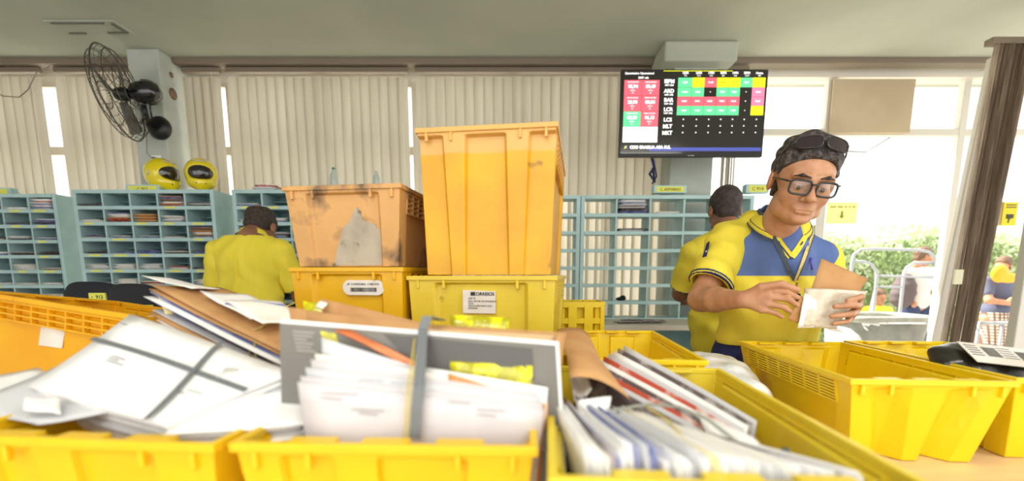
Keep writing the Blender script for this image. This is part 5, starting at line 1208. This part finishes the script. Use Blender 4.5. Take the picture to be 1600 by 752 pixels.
# ------------------------------------------------------------------ outside the glazing
M_leaf = mat('leaf_green', rgb(176,196,140), .6, col2=rgb(222,230,200), nscale=3, trans=.3)
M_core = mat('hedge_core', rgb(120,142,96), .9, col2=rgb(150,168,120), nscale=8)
rr = random.Random(5); mb = MB(); x0, x1, y0, y1, hz = 3.2, 9.6, 7.1, 7.9, 1.93
for i in range(11000):
    x = rr.uniform(x0,x1); f = rr.random(); top = hz+.10*math.sin(x*2.1)+.06*math.sin(x*5.3)
    if f < .75: y = y0+rr.uniform(-.10,.12); z = rr.uniform(.0,top)
    else: y = rr.uniform(y0,y1); z = top+rr.uniform(-.1,.12)
    s_ = rr.uniform(.03,.065); a_ = Euler((rr.uniform(-1.2,1.2), rr.uniform(-1.2,1.2), rr.uniform(0,6.3))).to_matrix()
    mb.add([Vector((x,y,z))+a_ @ Vector(p) for p in ((-s_,0,0),(0,-s_*.45,.01),(s_,0,0),(0,s_*.45,.01))], [(0,1,2,3)])
mb.v = [p-Vector((6.4,7.5,0)) for p in mb.v]
hg = tag(mb.build('hedge_leaves', M_leaf, loc=(6.4,7.5,-.03)), 'sunlit green hedge of broad leaves behind the glazing', 'hedge', kind='stuff')
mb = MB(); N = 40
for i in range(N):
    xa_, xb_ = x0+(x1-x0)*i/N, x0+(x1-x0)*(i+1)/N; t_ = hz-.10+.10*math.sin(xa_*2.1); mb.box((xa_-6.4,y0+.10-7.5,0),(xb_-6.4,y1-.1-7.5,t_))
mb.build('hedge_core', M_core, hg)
# roll cage frame
Yc = 5.2
def C(px, py, dy=0): return P(px, py, Yc+dy)
t = thing('roll_cage', 'grey tubular roll cage trolley outside the window', 'trolley', (C(1398,450).x, Yc, -.03)); q = Vector(t.location)
def tb(pts, r_=.016, nm='frame_tube'): mb = MB(); mb.tube([p-q for p in pts], r_, 8); return mb.build(nm, M_grey, t)
lo = lambda p: Vector((p.x, p.y, .10))
tb([lo(C(1331,490)), C(1331,412), C(1334,398), C(1345,390), C(1365,389), C(1435,391), C(1452,394), C(1461,404), C(1463,425), lo(C(1463,450))])
tb([C(1332,409,.01), C(1350,409,.01), C(1362,413,.01), C(1369,424,.01), C(1370,434,.01), lo(C(1370,450,.01))])
tb([lo(C(1412,450,.02)), C(1412,432,.02), C(1417,418,.02), C(1428,411,.02), C(1462,411,.02)])
tb([C(1369,431), C(1463,434)], .012); tb([C(1369,448), C(1411,449)], .012); tb([lo(C(1350,480,.5)), C(1372,432,.5), C(1463,432,.5), lo(C(1463,480,.5))], .014)
tb([lo(C(1331,480)), lo(C(1463,480)), lo(C(1463,480,.5)), lo(C(1331,480,.5)), lo(C(1331,480))], .014)
for px, dy in ((1334,.02),(1460,.02),(1350,.48),(1460,.48)): p = C(px,480,dy)-q; MB().lathe([(0,-.018),(.05,-.018),(.05,.018),(0,.018)], (p.x,p.y,.05), 18, axis='x').build('wheel', M_ink, t)
# grey bin cart
a_, b_ = P(1337,498,4.2), P(1474,506,4.2); cx = (a_.x+b_.x)/2; w2 = (b_.x-a_.x)/2; zt_ = a_.z
t = thing('bin_cart', 'grey fabric bin cart standing before the roll cage', 'cart', (cx, 4.5, -.03)); M_can = mat('grey_canvas', rgb(176,176,168), .85, col2=rgb(160,160,152), nscale=10, bump=.4, bscale=18)
def rrect(hw, hd, z, n=32): 
    o = []
    for k in range(n):
        q = 2*PI*k/n; c_, s_ = math.cos(q), math.sin(q); f = (abs(c_)**6+abs(s_)**6)**(-1/6); o.append((hw*c_*f, hd*s_*f, z))
    return o
mb = MB(); rings = [rrect(w2*.72,.22,.14), rrect(w2*.80,.24,.4), rrect(w2*.90,.27,zt_-.02), rrect(w2*.87,.25,zt_-.03), rrect(w2*.70,.2,.2)]
mb.add([p for r_ in rings for p in r_], [(i*32+k, i*32+(k+1)%32, (i+1)*32+(k+1)%32, (i+1)*32+k) for i in range(4) for k in range(32)]+[tuple(range(32)), tuple(128+k for k in range(32))], 0, True); mb.build('bin_bag', M_can, t)
mb = MB(); mb.tube(rrect(w2*.96,.29,zt_+.02), .028, 8, closed=True); mb.build('rim', M_can, t)
for s1_ in (-1,1):
    for s2_ in (-1,1): MB().tube([(s1_*w2*.7,s2_*.2,.14),(s1_*w2*.7,s2_*.2,.06)], .012, 8).lathe([(0,-.015),(.045,-.015),(.045,.015),(0,.015)], (s1_*w2*.7,s2_*.2,.046), 16, axis='x').build('wheel', M_ink, t)
# paper notices
def notice(px0, px1, py0, py1, Y, m, label, kind):
    a_, b_ = P(px0,py1,Y), P(px1,py0,Y); t = thing('notice', label, 'notice', ((a_.x+b_.x)/2, Y, (a_.z+b_.z)/2)); w_, h_ = (b_.x-a_.x)/2, (b_.z-a_.z)/2
    MB().box((-w_,-.001,-h_),(w_,.001,h_)).build('paper', m, t); mb = MB()
    if kind == 'arrow':
        x = -w_*.78; rr = random.Random(2)
        while x < w_*.8: l_ = rr.uniform(.02,.05); mb.box((x,-.002,h_*.50),(min(x+l_,w_*.85),-.0012,h_*.62)); x += l_+.012
        mb.box((-.010,-.002,-h_*.28),(.010,-.0012,h_*.18)); mb.add([(-.024,-.0018,-h_*.25),(.024,-.0018,-h_*.25),(0,-.0018,-h_*.55)], [(0,1,2)]); mb.build('arrow_print', mat('print_olive', rgb(150,140,50), .7), t)
    else:
        for k, z in enumerate((.72,.52)): mb.box((-w_*.7,-.002,h_*z),(w_*.75,-.0012,h_*(z+.09)))
        mb.add([(-w_*.55,-.0018,-h_*.02),(w_*.55,-.0018,-h_*.02),(w_*.55,-.0018,-h_*.35),(w_*.1,-.0018,-h_*.42),(-w_*.05,-.0018,-h_*.78),(-w_*.25,-.0018,-h_*.72),(-w_*.15,-.0018,-h_*.42),(-w_*.5,-.0018,-h_*.42)], [tuple(range(8))]); mb.build('hand_print', mat('print_dark', rgb(70,70,50), .7), t)
notice(1290,1341,316,350,4.085, mat('notice_pale', rgb(250,248,186), .7, trans=.4), 'pale yellow paper notice with a small arrow on the glass', 'arrow')
notice(1564,1592,316,353,4.02, mat('notice_yellow', rgb(238,214,40), .7), 'yellow notice with a dark hand symbol at the right edge', 'hand')
struct(MB().box((P(1553,316,4.05).x,4.03,P(1553,353,4.05).z),(P(1566,316,4.05).x,4.05,P(1553,316,4.05).z)).build('trim_9', MATS['beige_board']))
# people outdoors
def outdoor(x, y, h, rz, label, top, bottom, hairm, arms, skirt=False, longhair=False, sit=0):
    g = SDF((x-.45,y-.45,-.05),(x+.45,y+.45,h+.05),.010); k = h/1.7; z = lambda v: v*k-.03-sit
    g.ell((x,y,z(1.28)),(.15*k,.10,.20*k)).ell((x,y,z(1.0)),(.14*k,.11,.14*k),k=.05).cap((x-.15*k,y,z(1.42)),(x+.15*k,y,z(1.42)),.045,.045,k=.03).cap((x,y,z(1.42)),(x,y-.01,z(1.54)),.05,.045,k=.02)
    for a_, b_, c_ in arms: limb(g, [(x+a_[0],y+a_[1],z(a_[2])),(x+b_[0],y+b_[1],z(b_[2])),(x+c_[0],y+c_[1],z(c_[2]))], [.045,.038,.026]); g.ell((x+c_[0],y+c_[1],z(c_[2])),(.035,.03,.045),k=.01)
    if not sit: 
        for s_ in (-1,1): limb(g, [(x+s_*.085,y,z(.90)),(x+s_*.085,y-.01,z(.48)),(x+s_*.09,y+.01,z(.08))], [.085,.055,.04]); g.cap((x+s_*.09,y+.02,z(.05)),(x+s_*.09,y-.12,z(.04)),.035,.03,k=.01)
    else: 
        for s_ in (-1,1): limb(g, [(x+s_*.10,y,z(.90)),(x+s_*.12,y-.40,z(.92)),(x+s_*.12,y-.40,.04)], [.085,.06,.04])
    M = Matrix.Translation((x,y-.01,z(1.60))) @ Matrix.Rotation(rz,4,'Z') @ Matrix.Rotation(R(8),4,'X') @ Matrix.Scale(.95*k,4)
    pr = np_obj('person', [g.mesh(), head_sdf(M, .004)], M_skin); tag(pr, label, 'person'); np_obj('hair', hair_sdf(M, .012, -.0, .002, .005, low=-.16 if longhair else -.075), hairm, pr)
    g = SDF((x-.4,y-.4,.3),(x+.4,y+.4,h),.010); g.ell((x,y,z(1.28)),(.168*k,.118,.21*k)).cap((x-.14*k,y,z(1.40)),(x+.14*k,y,z(1.40)),.062,.062,k=.04).ell((x,y,z(1.02)),(.158*k,.125,.15*k),k=.05)
    for a_, b_, c_ in arms: p0, p1 = Vector((x+a_[0],y+a_[1],z(a_[2]))), Vector((x+b_[0],y+b_[1],z(b_[2]))); g.cap(p0, p0.lerp(p1,.6), .06, .055, k=.02)
    g.half((0,0,-1), -z(.92)); np_obj('shirt', g.mesh(), top, pr)
    if not sit:
        g = SDF((x-.35,y-.35,-.02),(x+.35,y+.35,1.1),.010)
        if skirt: g.cap((x,y,z(.98)),(x,y,z(.45)),.14,.20); g.half((0,0,-1), -z(.48)).half((0,0,1), z(1.0))
        else:
            for s_ in (-1,1): limb(g, [(x+s_*.085,y,z(.92)),(x+s_*.085,y-.01,z(.48)),(x+s_*.09,y+.01,z(.12))], [.105,.07,.055])
            g.half((0,0,1), z(1.0))
        np_obj('skirt' if skirt else 'trousers', g.mesh(), bottom, pr)
    else:
        g = SDF((x-.3,y-.6,-.02),(x+.3,y+.3,.8),.012)
        for s_ in (-1,1): limb(g, [(x+s_*.10,y,z(.90)),(x+s_*.12,y-.40,z(.92)),(x+s_*.12,y-.40,.12)], [.10,.075,.055])
        np_obj('trousers', g.mesh(), bottom, pr)
    rebase(pr, Vector((x,y,-.03))); return pr
def plaid():
    m = bpy.data.materials.new('plaid'); m.use_nodes = True; n = m.node_tree.nodes; l = m.node_tree.links; b = n['Principled BSDF']; b.inputs['Roughness'].default_value = .8
    tc = n.new('ShaderNodeTexCoord'); w1 = n.new('ShaderNodeTexWave'); w2_ = n.new('ShaderNodeTexWave'); w1.bands_direction = 'X'; w2_.bands_direction = 'Z'
    for w_ in (w1, w2_): w_.inputs['Scale'].default_value = 9; l.new(tc.outputs['Object'], w_.inputs['Vector'])
    mx = n.new('ShaderNodeMath'); mx.operation = 'MINIMUM'; l.new(w1.outputs[1], mx.inputs[0]); l.new(w2_.outputs[1], mx.inputs[1])
    r = n.new('ShaderNodeMapRange'); r.inputs[1].default_value = .25; r.inputs[2].default_value = .4; l.new(mx.outputs[0], r.inputs[0])
    c = n.new('ShaderNodeMix'); c.data_type = 'RGBA'; c.inputs[6].default_value = rgb(120,88,70); c.inputs[7].default_value = rgb(222,208,188); l.new(r.outputs[0], c.inputs[0]); l.new(c.outputs[2], b.inputs['Base Color']); return m
wp = P(1566,415,5.4); hairb = mat('hair_brown', rgb(110,84,64), .6, bump=.5, bscale=90)
outdoor(wp.x, 5.4, 1.52, R(-70), 'woman in dark top and plaid skirt waiting outside with an orange bag', mat('top_grey_navy', rgb(92,96,118), .85), plaid(), hairb,
    [((-.16,0,1.40),(-.20,-.10,1.16),(.02,-.20,1.12)),((.16,0,1.40),(.21,-.08,1.18),(-.04,-.19,1.16))], skirt=True, longhair=True)
q = P(1567,432,5.2); s_ = SDF((-.22,-.10,-.16),(.25,.10,.2),.008); s_.ell((-.04,0,.03),(.09,.05,.10)).ell((.07,0,-.02),(.10,.05,.055),k=.03); ob = np_obj('bag', s_.mesh(), mat('orange_cloth', rgb(246,170,30), .6)); ob.location = q; tag(ob, 'orange bag held up by the woman outside', 'bag')
wp = P(1442,402,6.0)
bpn = outdoor(wp.x, 6.0, 1.66, R(80), 'person in pale shirt carrying a dark backpack outside', mat('shirt_pale', rgb(226,222,214), .85), M_trim, hairb, [((-.16,0,1.40),(-.20,.02,1.12),(-.16,-.14,.98)),((.16,0,1.40),(.20,-.02,1.12),(.16,-.15,1.0))])
s_ = SDF((-.2,-.2,-.3),(.2,.2,.3),.010); s_.ell((0,0,0),(.13,.13,.23)).ell((-.05,0,-.08),(.10,.10,.12),k=.03); s_.disp(lambda X,Y,Z: .004*np.sin(Z*60)); ob = np_obj('backpack', s_.mesh(), mat('backpack_dark', rgb(96,84,84), .8, bump=.3)); ob.location = P(1412,455,5.9); tag(ob, 'dark grey backpack worn by the person in the pale shirt', 'backpack')
wp = P(1368,462,8.0)
outdoor(P(1372,470,6.7).x, 6.7, 1.62, 0, 'person in yellow shirt seated outside beyond the roll cage', mat('shirt_bright', rgb(248,228,60), .8), M_trim, hairb, [((-.16,0,1.40),(-.2,-.04,1.15),(-.1,-.24,1.02)),((.16,0,1.40),(.2,-.04,1.15),(.1,-.24,1.02))], sit=.52)
bn = thing('bench', 'pale bench carrying the seated person in yellow', 'bench', (P(1372,470,6.7).x, 6.72, -.03)); MB().box((-.6,-.22,.20),(.6,.2,.25)).build('bench_seat', M_frame, bn, bevel=.01)
for s_ in (-1,1): MB().box((s_*.5-.03,-.18,0),(s_*.5+.03,.16,.20)).build('leg', M_frame, bn)
# railing by the woman
rl = MB(); a_, b_ = P(1530,505,4.9), P(1640,505,4.9); rt = thing('railing', 'low grey railing outside in front of the plaid skirt', 'railing', (a_.x,4.9,-.03))
MB().tube([(0,0,a_.z+.03),(b_.x-a_.x,0,a_.z+.03)], .02, 8).build('top_rail', M_grey, rt)
for k in range(4): MB().tube([((b_.x-a_.x)*k/3,0,0),((b_.x-a_.x)*k/3,0,a_.z+.03)], .014, 8).build('post', M_grey, rt)
